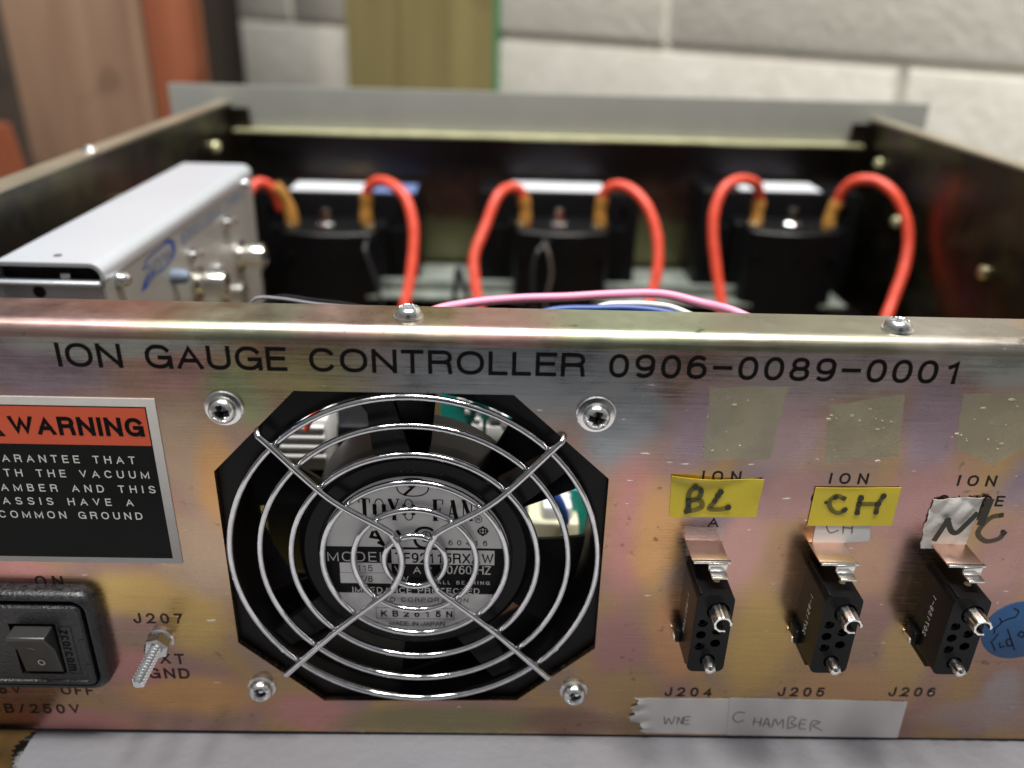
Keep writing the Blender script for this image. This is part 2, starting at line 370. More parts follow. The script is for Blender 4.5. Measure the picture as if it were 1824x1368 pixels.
def obj(name, b, m, parent=None, origin=None, recalc=True, angle=35):
    me = bpy.data.meshes.new(name)
    if parent is not None: off = wloc(parent)
    else: off = Vector((0, 0, 0))
    o = bpy.data.objects.new(name, me)
    if parent is None and origin is not None: o.location = Vector(origin)*MM; off = Vector(origin)*MM
    me.from_pydata([tuple(v*MM-off) for v in b.v], [], b.f)
    bm = bmesh.new(); bm.from_mesh(me)
    bmesh.ops.remove_doubles(bm, verts=bm.verts[:], dist=2e-6)
    if recalc: bmesh.ops.recalc_face_normals(bm, faces=bm.faces[:])
    bm.to_mesh(me); bm.free()
    me.materials.append(m)
    for p in me.polygons: p.use_smooth = True
    me.set_sharp_from_angle(angle=math.radians(angle))
    o.parent = parent
    col.objects.link(o)
    return o
def tag(o, label=None, cat=None, group=None, kind=None):
    if label: o['label'] = label
    if cat: o['category'] = cat
    if group: o['group'] = group
    if kind: o['kind'] = kind
    return o
def thing(name, label, cat, loc, group=None):
    o = bpy.data.objects.new(name, None); o.empty_display_size = .01; o.location = Vector(loc)*MM
    col.objects.link(o); return tag(o, label, cat, group)

# ------------------------------------------------------------------ stroke lettering
def arc(cx, cy, rx, ry, a0, a1, n=14):
    out = []
    for i in range(n+1):
        a = math.radians(a0+(a1-a0)*i/n); c, s_ = math.cos(a), math.sin(a); e = .88
        out.append((cx+rx*math.copysign(abs(c)**e, c), cy+ry*math.copysign(abs(s_)**e, s_)))
    return out
GL = {
 'A': (.86, [[(0,0),(.5,1),(1,0)], [(.2,.33),(.8,.33)]]),
 'B': (.74, [[(0,0),(0,1)], [(0,1),(.6,1)]+arc(.62,.77,.3,.23,90,-90)+[(0,.54)], [(.6,.54)]+arc(.66,.27,.34,.27,90,-90)+[(0,0)]]),
 'C': (.84, [arc(.5,.5,.5,.5,38,322,28)]),
 'D': (.80, [[(0,0),(0,1)], [(0,1),(.4,1)]+arc(.42,.5,.58,.5,90,-90,20)+[(0,0)]]),
 'E': (.68, [[(1,1),(0,1),(0,0),(1,0)], [(0,.53),(.9,.53)]]),
 'F': (.64, [[(1,1),(0,1),(0,0)], [(0,.5),(.88,.5)]]),
 'G': (.88, [arc(.5,.5,.5,.5,38,330,28)+[(1,.05)], [(1,0),(1,.46),(.56,.46)]]),
 'H': (.78, [[(0,0),(0,1)], [(1,0),(1,1)], [(0,.53),(1,.53)]]),
 'I': (.16, [[(.5,0),(.5,1)]]),
 'J': (.60, [[(1,1),(1,.3)]+arc(.5,.3,.5,.3,0,-180)]),
 'K': (.78, [[(0,0),(0,1)], [(1,1),(.02,.36)], [(.35,.58),(1,0)]]),
 'L': (.62, [[(0,1),(0,0),(1,0)]]),
 'M': (.94, [[(0,0),(0,1),(.5,.08),(1,1),(1,0)]]),
 'N': (.80, [[(0,0),(0,1)], [(.02,.98),(.98,.02)], [(1,1),(1,0)]]),
 'O': (.88, [arc(.5,.5,.5,.5,90,450,36)]),
 'P': (.74, [[(0,0),(0,1)], [(0,1),(.6,1)]+arc(.66,.74,.34,.26,90,-90)+[(0,.48)]]),
 'Q': (.88, [arc(.5,.5,.5,.5,90,450,36), [(.6,.25),(1,-.02)]]),
 'R': (.78, [[(0,0),(0,1)], [(0,1),(.6,1)]+arc(.64,.75,.34,.25,90,-90)+[(0,.5)], [(.6,.5)]+arc(.6,.36,.34,.14,90,0,6)+[(1,0)]]),
 'S': (.76, [arc(.5,.75,.46,.25,25,200,12)+arc(.5,.26,.5,.26,70,-20,8)[0:0]+[(.1,.62),(.3,.54),(.7,.46)]+arc(.5,.25,.5,.25,35,-155,14)]),
 'T': (.72, [[(0,1),(1,1)], [(.5,1),(.5,0)]]),
 'U': (.78, [[(0,1),(0,.36)]+arc(.5,.36,.5,.36,180,360,18)+[(1,1)]]),
 'V': (.80, [[(0,1),(.5,0),(1,1)]]),
 'W': (1.15, [[(0,1),(.26,0),(.5,.95),(.74,0),(1,1)]]),
 'X': (.78, [[(0,0),(1,1)], [(0,1),(1,0)]]),
 'Y': (.80, [[(0,1),(.5,.44),(1,1)], [(.5,.46),(.5,0)]]),
 'Z': (.72, [[(0,1),(1,1),(0,0),(1,0)]]),
 '0': (.68, [arc(.5,.5,.5,.5,90,450,30)]),
 '1': (.68, [[(.62,0),(.62,1),(.52,.86),(.22,.76)]]),
 '2': (.68, [arc(.5,.7,.48,.3,165,-25,14)+[(.5,.28),(.02,0),(1,0)]]),
 '3': (.68, [arc(.5,.76,.44,.24,150,-80,12)+arc(.5,.27,.5,.27,80,-155,14)]),
 '4': (.70, [[(.74,0),(.74,1),(0,.28),(1,.28)]]),
 '5': (.68, [[(.92,1),(.16,1),(.06,.5)]+arc(.48,.33,.5,.33,130,-155,16)]),
 '6': (.68, [arc(.5,.32,.5,.32,0,360,22), arc(.55,.5,.55,.5,60,180,14)+[(.01,.32)]]),
 '7': (.66, [[(0,1),(1,1),(.5,.45),(.32,0)]]),
 '8': (.68, [arc(.5,.76,.42,.24,90,450,20), arc(.5,.27,.5,.27,90,450,22)]),
 '9': (.68, [arc(.5,.68,.5,.32,0,360,22), arc(.45,.5,.55,.5,-120,0,14)+[(.99,.68)]]),
 '-': (.66, [[(0,.5),(1,.5)]]), '/': (.5, [[(0,0),(1,1)]]), '.': (.12, [[(.5,0),(.5,.02)]]), '!': (.16, [[(.5,1),(.5,.28)], [(.5,.02),(.5,.0)]]),
 'c': (.55, [arc(.5,.35,.5,.35,45,315,18)]), 'o': (.58, [arc(.5,.35,.5,.35,90,450,22)]),
 'r': (.36, [[(0,0),(0,.7)], [(0,.45)]+arc(.6,.45,.6,.25,180,80,8)]),
 'm': (.9, [[(0,0),(0,.7)], [(0,.45)]+arc(.25,.45,.25,.25,180,0,10)+[(.5,0)], [(.5,.45)]+arc(.75,.45,.25,.25,180,0,10)+[(1,0)]]),
 'z': (.5, [[(0,.7),(1,.7),(0,0),(1,0)]]), 'T.': (.72, []),
}
def ribbon(b, pts, w, fr, lift, clamp=None, cap=True):
    """flat stroke of width w along 2D pts in frame fr, lifted off its plane"""
    o, ex, ey, n = fr
    P = [Vector(p) for p in pts]
    Q = [P[0]]
    for p in P[1:]:
        if (p-Q[-1]).length > 1e-5: Q.append(p)
    P = Q
    if len(P) < 2: return
    closed = (P[0]-P[-1]).length < 1e-4
    if closed: P = P[:-1]
    m = len(P)
    if cap and not closed:
        P[0] = P[0]-(P[1]-P[0]).normalized()*w*.5; P[-1] = P[-1]+(P[-1]-P[-2]).normalized()*w*.5
    vs = []
    for i in range(m):
        a = P[i-1] if (i > 0 or closed) else None; c = P[(i+1) % m] if (i < m-1 or closed) else None
        d1 = (P[i]-a).normalized() if a is not None else (c-P[i]).normalized()
        d2 = (c-P[i]).normalized() if c is not None else d1
        t = d1+d2
        if t.length < .15: t = d1
        t.normalize(); nn = Vector((-t.y, t.x)); k = max(.35, nn.dot(Vector((-d1.y, d1.x))))
        for s_ in (1, -1):
            q = P[i]+nn*(s_*w*.5/k)
            if clamp: q.y = min(max(q.y, clamp[0]), clamp[1])
            vs.append(o+ex*q.x+ey*q.y+lift)
    fs = [(2*i, 2*i+1, 2*((i+1) % m)+1, 2*((i+1) % m)) for i in range(m if closed else m-1)]
    b.add(vs, fs)

def write(b, text, x0, x1, z0, h, wt=.14, fr=None, y=0, wscale=1.0, gap=None, slant=0.0, jit=0.0):
    """lettering between x0 and x1 on baseline z0; x1 None: natural spacing"""
    if fr is None: fr = frame((0, y, 0), (1, 0, 0), (0, 0, 1))
    up = fr[1].cross(fr[2])               # towards the viewer for (x right, z up): -Y
    ws = []
    for ch in text:
        if ch == ' ': ws.append(.42*h*wscale)
        else: ws.append(max(GL[ch][0]*wscale, wt*1.0)*h)
    tot = sum(ws); n = len(text)-1
    if x1 is not None:
        g = (x1-x0-tot)/max(n, 1)
        if gap is None and g < .1*h: gap = .1
        if gap is not None:
            k = (x1-x0-gap*h*n)/tot; ws = [w*k for w in ws]; g = gap*h
    else: g = (.2 if gap is None else gap)*h
    x = x0; w = wt*h; cnt = 0
    for ch, cw in zip(text, ws):
        if ch != ' ':
            for st in GL[ch][1]:
                cnt += 1
                pts = []
                jx, jz = random.uniform(-jit, jit)*h, random.uniform(-jit, jit)*h
                for (px, pz) in st:
                    zz = w/2+pz*(h-w); xx = x+w/2+px*(cw-w)+slant*zz
                    pts.append((xx+jx, z0+zz+jz))
                ribbon(b, pts, w, fr, up*(0.004*(cnt % 4)), clamp=(z0+jz, z0+h+jz))
        x += cw+g
    return x-g

def px_text(b, text, u0, u1, vb, vt, wt=.14, Y=0, eps=.06, **k):
    """lettering whose baseline runs from pixel (u0,vb) and whose caps reach vt, on the plane y=Y"""
    a = at(u0, vb, Y=Y); c = at(u1, vb, Y=Y); t = at(u0, vt, Y=Y)
    write(b, text, a.x, c.x, a.z, t.z-a.z, wt, y=Y-eps, **k)

def poly_px(pts, Y=0):
    return [(at(u, v, Y=Y).x, at(u, v, Y=Y).z) for u, v in pts]

def sheet_poly(b, poly, y0, th, curl=None):
    b.prism(poly, y0-th, y0)

# ================================================================== THE CHASSIS
XL, XR, D, ZT, ZB = -151.7, 256.6, 386.2, 60.7, -57.4
chassis = thing('instrument_chassis', 'open gold and pink chromated steel chassis lettered ION GAUGE CONTROLLER on its rear sheet', 'instrument chassis', ((XL+XR)/2, D/2, ZB))
oct_ = [(-25.6,45.6), (22.9,45.6), (45.6,24.4), (45.9,-26.8), (26.1,-45.2), (-25.1,-46.1), (-45.8,-26.4), (-45.6,24.6)]
b = B(); b.plate([(XL,ZT-3.6), (XR,ZT-3.6), (XR,ZB), (XL,ZB)], [oct_], 0, 1.6)
rear = obj('rear_panel', b, M_rear, chassis)
tag(rear, 'chromated rear sheet with black lettering and an eight sided fan opening')
b = B(); prof = []; prof2 = []
for i in range(9):
    a = PI/2*i/8; prof.append((3.6-3.6*math.cos(a), ZT-3.6+3.6*math.sin(a))); prof2.append((3.6-2*math.cos(a), ZT-3.6+2*math.sin(a)))
prof.append((14.5, ZT)); prof2.append((14.5, ZT-1.6))
N_ = len(prof)
loop = prof+prof2[::-1]
NS = 40
for i in range(NS+1):
    x = XL+(XR-XL)*i/NS
    for (y, z) in loop: b.v.append(Vector((x, y, z)))
M2 = len(loop)
for i in range(NS):
    for j in range(M2):
        j2 = (j+1) % M2; b.f.append((i*M2+j, i*M2+j2, (i+1)*M2+j2, (i+1)*M2+j))
obj('top_flange', b, M_flange, chassis)
# side sheets with narrow turned-out top flange
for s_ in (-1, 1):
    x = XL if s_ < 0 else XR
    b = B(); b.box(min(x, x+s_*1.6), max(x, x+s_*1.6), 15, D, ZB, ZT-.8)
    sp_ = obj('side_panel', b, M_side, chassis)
    b = B(); b.box(min(x, x+s_*9), max(x, x+s_*9), 14.6, D, ZT-.75, ZT+.6); obj('side_flange', b, M_edge, chassis)
b = B()
for (x, y, z, s_) in [(XR, 222, 9.6, -1), (XR, 359.7, 36.9, -1), (XR, 321, 9.9, -1), (XL, 346.9, 39.1, 1), (XL, 215, 36, 1)]:
    rb = B(); rb.lathe((x, y, z), (s_, 0, 0), [(0,3.2), (2.2,2.8), (3.4,1.6), (3.6,0)], 20)
    obj('rivet', rb, M_lip if y != 222 else M_brass, chassis)
rb = B(); rb.lathe((XL-5, at(160,265,X=XL-5).y, ZT+.6), (0, 0, 1), [(0,2.2), (2.2,1.8), (3.4,0)], 20); obj('rivet', rb, M_zinc, chassis)
# front wall, its lip and the grey rack panel
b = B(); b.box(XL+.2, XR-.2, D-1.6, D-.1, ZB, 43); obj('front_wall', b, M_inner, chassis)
b = B(); b.rbox(XL+2, XR-4, D-9, D-.2, 43.2, 45.2, .6); obj('front_lip', b, M_lip, chassis)
b = B(); pts = poly_px([(300,148), (1655,184)], D+2); x0, x1 = pts[0][0], pts[1][0]
b.rbox(x0, x1, D, D+3.2, ZB-4, 70.7, .5); obj('front_panel', b, M_grey, chassis)
b = B(); b.box(XL+1.7, XR-1.7, 1.7, D-1.8, ZB+.1, ZB+1.6); obj('base_panel', b, M_inner, chassis)
# corner bracket bits at the far ends of the side sheets
for s_, x in ((1, XL), (-1, XR)):
    b = B(); b.box(min(x, x+s_*12), max(x, x+s_*12), D-3.4, D-1.9, ZB+3, ZT-3); obj('corner_bracket', b, M_side, chassis)

# ---- silk-screened lettering on the rear sheet (sub-parts of it)
b = B()
for wd, u0, u1, vb, vt in [('ION',101,221,656,609), ('GAUGE',259,513,663,614), ('CONTROLLER',549,1041,670,619), ('0906-0089-0001',1079,1712,676,629)]:
    a = at(u0+4, vb, Y=0); c = at(u1, vb+3, Y=0)
    write(b, wd, a.x, c.x, 50.35, 5.6, .16, y=-.06, gap=.17 if wd[0] != '0' else .24)
obj('lettering', b, M_ink, rear, recalc=False)
def legend(text, u0, u1, vb, vt, wt=.17, m=M_ink2, par=None, **k):
    bb = B(); px_text(bb, text, u0, u1, vb, vt, wt, **k); return obj('lettering', bb, m, par or rear, recalc=False)
for dx in (0, 29.9, 60.2):
    bb = B(); write(bb, 'ION', 67.3+dx, 76.4+dx, 24.1, 2.95, .17, y=-.06)
    write(bb, 'GAUGE', 63.9+dx, 79.8+dx, 18.6, 2.95, .17, y=-.06)
    write(bb, 'ABC'[int(dx/29)], 70.3+dx, 72.9+dx, 11.4, 2.8, .17, y=-.06)
    obj('lettering', bb, M_ink2, rear, recalc=False)
legend('J204', 1183, 1267, 1240, 1224); legend('J205', 1384, 1467, 1240, 1224); legend('J206', 1581, 1664, 1240, 1224)
legend('J207', 239, 327, 1110, 1092); legend('EXT', 262, 330, 1182, 1164); legend('GND', 266, 339, 1208, 1190)
for args in [('ON', -93.3, -86.4, -9.2, 3.2), ('115V', -117, -104.6, -44.9, 3.0), ('OFF', -94.2, -85.8, -44.9, 3.0), ('SB/250V', -114.2, -90.6, -51.7, 3.3)]:
    bb = B(); write(bb, *args, .17, y=-.06); obj('lettering', bb, M_ink2, rear, recalc=False)

# ---- adhesive residue where tags used to be
for pts, nsp in [([(1265,690), (1405,690), (1370,818), (1252,822)], 14), ([(1478,722), (1612,702), (1600,812), (1466,826)], 30), ([(1716,702), (1830,700), (1822,800), (1770,828), (1702,800)], 34)]:
    P = poly_px(pts); b = B(); Q = []
    for i, p in enumerate(P):
        q = P[(i+1) % len(P)]
        for k in range(5):
            t = k/5; Q.append((p[0]*(1-t)+q[0]*t+random.uniform(-.25, .25), p[1]*(1-t)+q[1]*t+random.uniform(-.25, .25)))
    b.prism(Q, -.03, -.005)
    r_ = obj('adhesive_residue', b, M_resid, rear)
    cx = sum(p[0] for p in P)/len(P); cz = sum(p[1] for p in P)/len(P)
    c_ = B()
    for k in range(nsp//2):
        w1, w2 = random.random(), random.random()**.7
        x = P[0][0]+(P[1][0]-P[0][0])*w1; z = P[0][1]+(P[-1][1]-P[0][1])*random.choice([w2, .15+.1*w2, .7+.15*w2]); s_ = random.choice([.07, .1, .12, .2, .38])
        a0 = random.uniform(0, PI)
        pl = [(x+s_*random.uniform(.6, 1.4)*math.cos(a0+t*PI/3)*1.6, z+s_*random.uniform(.4, .9)*math.sin(a0+t*PI/3)) for t in range(6)]
        c_.prism(pl, -.03-random.uniform(.1, .35), -.03)
    obj('crumbs', c_, M_lint, rear)

# ---- screws: heightfield pan head with a cross recess
def pan_head(b, c, ax, up, R, H, rec=.66, nr=26, nt=72, rot=0):
    c = Vector(c); ax = Vector(ax).normalized(); e2 = Vector(up); e1 = e2.cross(ax).normalized(); e2 = ax.cross(e1)
    k = len(b.v)
    b.v.append(None)
    def hgt(x, y):
        r = math.hypot(x, y)/R
        h = H*(1-r**3.2)**.55 if r < 1 else 0
        xr, yr = x*math.cos(rot)+y*math.sin(rot), -x*math.sin(rot)+y*math.cos(rot)
        xa, ya = abs(xr), abs(yr); L = rec*R; W = .19*R
        for p, q in ((xa, ya), (ya, xa)):
            if q < W*1.25 and p < L:
                e_ = min(1, (L-p)/(L*.35), (W*1.25-q)/(W*.35)); h -= H*.95*max(0, e_)*(1-.4*p/L)
                break
        return h
    for i in range(1, nr+1):
        r = R*(i/nr)**.8
        for j in range(nt):
            a = 2*PI*j/nt; x, y = r*math.cos(a), r*math.sin(a)
            b.v.append(c+e1*x+e2*y+ax*hgt(x, y))
    b.v[k] = c+ax*hgt(0, 0)
    for j in range(nt):
        b.f.append((k, k+1+j, k+1+(j+1) % nt))
    for i in range(nr-1):
        for j in range(nt):
            j2 = (j+1) % nt; b.f.append((k+1+i*nt+j, k+1+(i+1)*nt+j, k+1+(i+1)*nt+j2, k+1+i*nt+j2))
def cross_shade(b, c, ax, up, R, H, rec=.5, rot=0):  # flat near-black cross paints the shade inside the screw head
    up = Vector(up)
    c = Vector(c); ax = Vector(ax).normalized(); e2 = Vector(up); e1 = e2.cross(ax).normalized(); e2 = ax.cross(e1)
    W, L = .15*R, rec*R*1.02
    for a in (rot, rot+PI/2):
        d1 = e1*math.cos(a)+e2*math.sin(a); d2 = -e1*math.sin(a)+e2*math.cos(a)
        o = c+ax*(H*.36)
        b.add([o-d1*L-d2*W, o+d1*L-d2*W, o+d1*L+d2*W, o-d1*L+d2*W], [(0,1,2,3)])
SC = 41.2
for (x, z, rot, wz) in [(-SC, SC, .1, 4.3), (SC+.2, SC+.2, -.25, 4.5), (-SC, -SC, .35, 3.7), (SC, -SC, .5, 3.7)]:
    b = B(); pan_head(b, (x, -1.5, z), (0, -1, 0), (0, 0, 1), 3.15, 2.1, rot=rot); b.lathe((x, 0, z), (0, -1, 0), [(3.15, 0), (3.15, 1.55)], 48)
    s1 = obj('screw', b, M_zinc, chassis, angle=50)
    b = B(); cross_shade(b, (x, -1.5, z), (0, -1, 0), (0, 0, 1), 3.15, 2.1, rot=rot); obj('recess_shade', b, M_dark, s1, recalc=False)
    b = B(); b.lathe((x, 0, z), (0, -1, 0), [(wz, 0), (wz, .55), (wz-.25, .8), (wz-.9, .85), (3.0, 1.1), (2.6, 1.1)], 48); obj('washer', b, M_zinc, s1)
for (u, v, rot) in [(728, 556, .3), (1600, 579, .9)]:
    p = at(u, v, Z=ZT+1); c0 = (p.x, p.y, ZT+.7)
    b = B(); pan_head(b, c0, (0, 0, 1), (0, 1, 0), 3.0, 1.9, rot=rot); b.lathe((p.x, p.y, ZT), (0, 0, 1), [(3.0, 0), (3.0, .75)], 48)
    s1 = obj('screw', b, M_zinc, chassis, angle=50)
    b = B(); cross_shade(b, c0, (0, 0, 1), (0, 1, 0), 3.0, 1.9, rot=rot); obj('recess_shade', b, M_dark, s1, recalc=False)
    b = B(); b.lathe((p.x, p.y, ZT+.01), (0, 0, 1), [(3.4, 0), (3.4, .25), (2.8, .3)], 40); obj('washer', b, M_zinc, s1)

# ================================================================== FAN GUARD
guard = thing('fan_guard', 'chromed wire finger guard of six rings over the fan opening', 'fan guard', (0, 0, -45))
for k in range(1, 7):
    r = 7.48*k if k < 6 else 44.6
    b = B(); b.tube([(r*math.cos(2*PI*i/96), .1, r*math.sin(2*PI*i/96)) for i in range(96)], .8, 14, closed=True, smooth=False)
    obj('ring', b, M_chrome, guard)
for s_ in (-1, 1):
    arcp = [at(u, v, Y=-1.5) for u, v in [(683,939), (700,954), (712,976), (716.5,999), (713,1022), (702,1043), (690,1055)]]
    path = [(34.4,4.2,36.0), (34.5,1.2,35.6), (34.1,-1.2,35.0), (32.2,-1.5,32.9), (19.5,-1.5,18.9)]+[(abs(q.x)+.1, -1.5, q.z-.4) for q in arcp]+[(19.5,-1.5,-20.2), (32.2,-1.5,-33.6), (34.1,-1.2,-35.6), (34.6,1.2,-36.2), (34.6,4.2,-36.4)]
    b = B(); b.tube([(s_*x, y, z) for x, y, z in path], .82, 14, sub=10)
    obj('spoke', b, M_chrome, guard)

# ================================================================== FAN
fan = thing('cooling_fan', 'black cooling fan behind the wire guard with a round silver rating label', 'cooling fan', (0, 14, -46))
b = B(); sq = 46.2; c_ = 3
outer = [(-sq+c_,sq), (sq-c_,sq), (sq,sq-c_), (sq,-sq+c_), (sq-c_,-sq), (-sq+c_,-sq), (-sq,-sq+c_), (-sq,sq-c_)]
circ = [(45.0*math.cos(2*PI*i/72), 45.0*math.sin(2*PI*i/72)) for i in range(72)]
b.plate(outer, [circ], 2.2, 5.4); b.plate(outer, [circ], 23.5, 27)
b.lathe((0, 5.4, 0), (0, 1, 0), [(45, 0), (44.4, 5), (44.4, 14), (45, 18.1)], 72); b.lathe((0, 5.4, 0), (0, 1, 0), [(46, 0), (46, 18.1)], 72)
obj('housing', b, M_blk, fan)
b = B(); b.lathe((0, 1.9, 0), (0, 1, 0), [(0, 0), (23.6, 0), (23.9, .25), (27.2, .3), (28.6, 1.6), (28.8, 6)], 72); b.lathe((0, 8, 0), (0, 1, 0), [(27, 0), (28.2, .8), (28.2, 16), (26, 18), (0, 18)], 64)
hub = obj('hub', b, M_blk_gloss, fan)
for a in (38, 100, 218, 300):
    b = B(); a = math.radians(a); d1 = Vector((math.cos(a), 0, math.sin(a))); d2 = Vector((-math.sin(a), 0, math.cos(a)))
    o = d1*27.5; e = d1*45.6; w = 2.8
    vs = [o-d2*w*1.6, o+d2*w*1.6, e+d2*w, e-d2*w]
    b.add([v+Vector((0, y, 0)) for y in (3.0, 5.6) for v in vs], [(0,1,2,3), (7,6,5,4), (0,4,5,1), (1,5,6,2), (2,6,7,3), (3,7,4,0)])
    obj('strut', b, M_blk, fan)
for k in range(6):
    a0 = math.radians(-24+60.0*k); b = B(); NR, NA = 6, 10; vs = []
    for y_ in (0, 1.1):
        for i in range(NR+1):
            r = 28+15.6*i/NR
            for j in range(NA+1):
                t = j/NA; a = a0+math.radians((t-.5)*(27 + 5*i/NR)+3*i/NR)
                y = 8+9*t+1.5*math.sin(PI*t)+y_
                vs.append((r*math.cos(a), y, r*math.sin(a)))
    nn = (NR+1)*(NA+1); fs = []
    for q in range(2):
        for i in range(NR):
            for j in range(NA):
                p = q*nn+i*(NA+1)+j; fs.append((p, p+1, p+NA+2, p+NA+1))
    ring_ = [i*(NA+1) for i in range(NR+1)]+[NR*(NA+1)+j for j in range(1, NA+1)]+[i*(NA+1)+NA for i in range(NR-1, -1, -1)]+[j for j in range(NA-1, 0, -1)]
    for i in range(len(ring_)):
        p, q = ring_[i], ring_[(i+1) % len(ring_)]; fs.append((p, q, q+nn, p+nn))
    b.add(vs, fs); obj('blade', b, M_blk, fan)
# rating label
YL = 1.75
b = B(); b.lathe((0, YL+.15, 0), (0, -1, 0), [(23.1, 0), (23.1, .12), (22.9, .15), (0, .15)], 96)
lab = obj('rating_label', b, M_alu_label, fan)
def lp(u, v): q = at(u, v, Y=YL); return q.x, q.z
def chord(z0, z1, R=22.8, dx=0):
    pts = []
    for i in range(9):
        z = z0+(z1-z0)*i/8; pts.append((math.sqrt(max(0, R*R-z*z)), z))
    return pts+[(-x, z) for x, z in pts[::-1]]
def flat(b, poly, lift): b.add([(x, YL-lift, z) for x, z in poly], [tuple(range(len(poly)))])
zt_, zb_ = lp(745, 975)[1], lp(745, 1057)[1]
b = B(); flat(b, chord(zb_, zt_), .02); obj('print_band', b, M_lab_black, lab, recalc=False)
b = B()
for (u0, v0, u1, v1) in [(698,981,881,1004), (606,1003,697,1019), (607,1021,697,1038)]:
    x0, z0 = lp(u0, v1); x1, z1 = lp(u1, v0); flat(b, [(x0,z0), (x1,z0), (x1,z1), (x0,z1)], .035)
obj('print_field', b, M_alu_label, lab, recalc=False)
def lt(b, text, u0, u1, vb, vt, wt, lift=.05, **k):
    x0, z0 = lp(u0, vb); x1, _ = lp(u1, vb); _, z1 = lp(u0, vt)
    write(b, text, x0, x1, z0, z1-z0, wt, y=YL-lift, **k)
b = B()
# condensed roman capitals: thick stems, thin hairlines and serifs
def serif_word(b, word, x0, x1, z0, h):
    n = len(word); adv = (x1-x0)/n; fr = frame((0, YL-.03, 0), (1,0,0), (0,0,1))
    defs = {'T': ([[(.5,0),(.5,1)]], [[(.05,1),(.95,1)], [(.05,1),(.05,.8)], [(.95,1),(.95,.8)], [(.3,0),(.7,0)]]),
            'O': ([[(.12,.25),(.1,.5),(.12,.75)], [(.88,.25),(.9,.5),(.88,.75)]], [arc(.5,.5,.4,.5,0,360,24)]),
            'Y': ([[(.15,1),(.5,.45)], [(.5,.48),(.5,0)]], [[(.5,.45),(.88,1)], [(0,1),(.32,1)], [(.7,1),(1,1)], [(.3,0),(.7,0)]]),
            'F': ([[(.25,0),(.25,1)]], [[(.05,1),(.9,1)], [(.9,1),(.9,.78)], [(.25,.52),(.68,.52)], [(.68,.62),(.68,.42)], [(.05,0),(.5,0)]]),
            'A': ([[(.48,1),(.84,0)]], [[(.48,1),(.14,0)], [(.26,.34),(.7,.34)], [(0,0),(.3,0)], [(.66,0),(1,0)]]),
            'N': ([[(.16,1),(.84,0)]], [[(.16,0),(.16,1)], [(.84,0),(.84,1)], [(0,0),(.32,0)], [(0,1),(.2,1)], [(.68,1),(1,1)]])}
    for i, ch in enumerate(word):
        if ch == ' ': continue
        xa = x0+adv*i; wd = adv*.8
        for q, (grp, w) in enumerate(zip(defs[ch], (h*.16, h*.045))):
            for st in grp: ribbon(b, [(xa+px*wd, z0+pz*h) for px, pz in st], w, fr, Vector((0, -.004*q, 0)), clamp=(z0-h*.02, z0+h*1.02), cap=False)
x0, z0 = lp(640, 925); x1, _ = lp(848, 925); _, z1 = lp(700, 889)
serif_word(b, 'TOYO FAN', x0, x1, z0, z1-z0)
fr = frame((0, YL-.03, 0), (1,0,0), (0,0,1))
def ell(b, u, v, ru, rv, w, a0=0, a1=360, lift=0):
    x, z = lp(u, v); ribbon(b, arc(x, z, ru/7.5, rv/6.1, a0, a1, 28), w, fr, Vector((0, -lift, 0)))
ell(b, 735, 868, 28, 15, .3)
x, z = lp(735, 868); ribbon(b, [(x-1.9, z-2), (x+.4, z+.4), (x-.4, z+.3), (x+2, z+2)], .7, fr, Vector((0, -.01, 0)))
# recognised-component mark: reversed R and slanted U
x, z = lp(690, 968)
for st in [[(-2.6,3.4), (-1.2,.2)], [(-3.4,3.2), (-3.9,1.9), (-2.2,1.6)], [(-2.0,.2), (-1.0,-.4)]]: ribbon(b, [(x+p, z+q) for p, q in st], .8, fr, Vector((0, 0, 0)))
for st in [[(.4,3.4), (1.5,.9), (2.8,.6), (3.6,1.8), (2.6,3.6)]]: ribbon(b, [(x+p, z+q) for p, q in st], .8, fr, Vector((0, -.01, 0)))
ell(b, 757, 958, 19, 18, .75, 50, 320); ell(b, 759, 956, 9, 9, .3); x, z = lp(759, 956); ribbon(b, [(x-1,z-.8), (x,z+1), (x+1,z-.8)], .3, fr, Vector((0, -.01, 0)))
ell(b, 852, 925, 6, 6, .16); lt(b, 'R', 849, 856, 928, 922, .16)
ell(b, 860, 946, 8, 6, .4); ell(b, 860, 946, 3, 8, .3, lift=.01); x, z = lp(860, 946); ribbon(b, [(x-1.3,z), (x+1.3,z)], .3, fr, Vector((0, -.02, 0)))
lt(b, '60416', 799, 868, 971, 962, .13)
lt(b, 'TOYO CORPORATION', 660, 834, 1071, 1063, .12)
lt(b, 'MADE IN JAPAN', 694, 792, 1114, 1106, .12)
lt(b, 'KB2615N', 679, 806, 1098, 1087, .2)
x0, z0 = lp(671, 1101); x1, z1 = lp(809, 1084)
ribbon(b, [(x0,z0), (x1,z0), (x1,z1), (x0,z1), (x0,z0)], .12, fr, Vector((0, 0, 0)))
lt(b, 'TF92115RXAW', 704, 879, 1002, 984, .15); lt(b, '115', 636, 664, 1017, 1006, .12); lt(b, '7/8', 640, 664, 1036, 1025, .12)
obj('lettering', b, M_ink, lab, recalc=False)
b = B()
lt(b, 'MODEL', 584, 690, 999, 982, .1); lt(b, 'V AC', 703, 770, 1021, 1008, .12); lt(b, '50/60 Hz'.replace('z', 'Z'), 784, 874, 1022, 1007, .12); lt(b, 'W', 712, 728, 1038, 1026, .12)
lt(b, 'BALL BEARING', 770, 872, 1040, 1034, .14); lt(b, 'IMPEDANCE PROTECTED', 628, 854, 1055, 1045, .13)
obj('lettering', b, M_white_ink, lab, recalc=False)

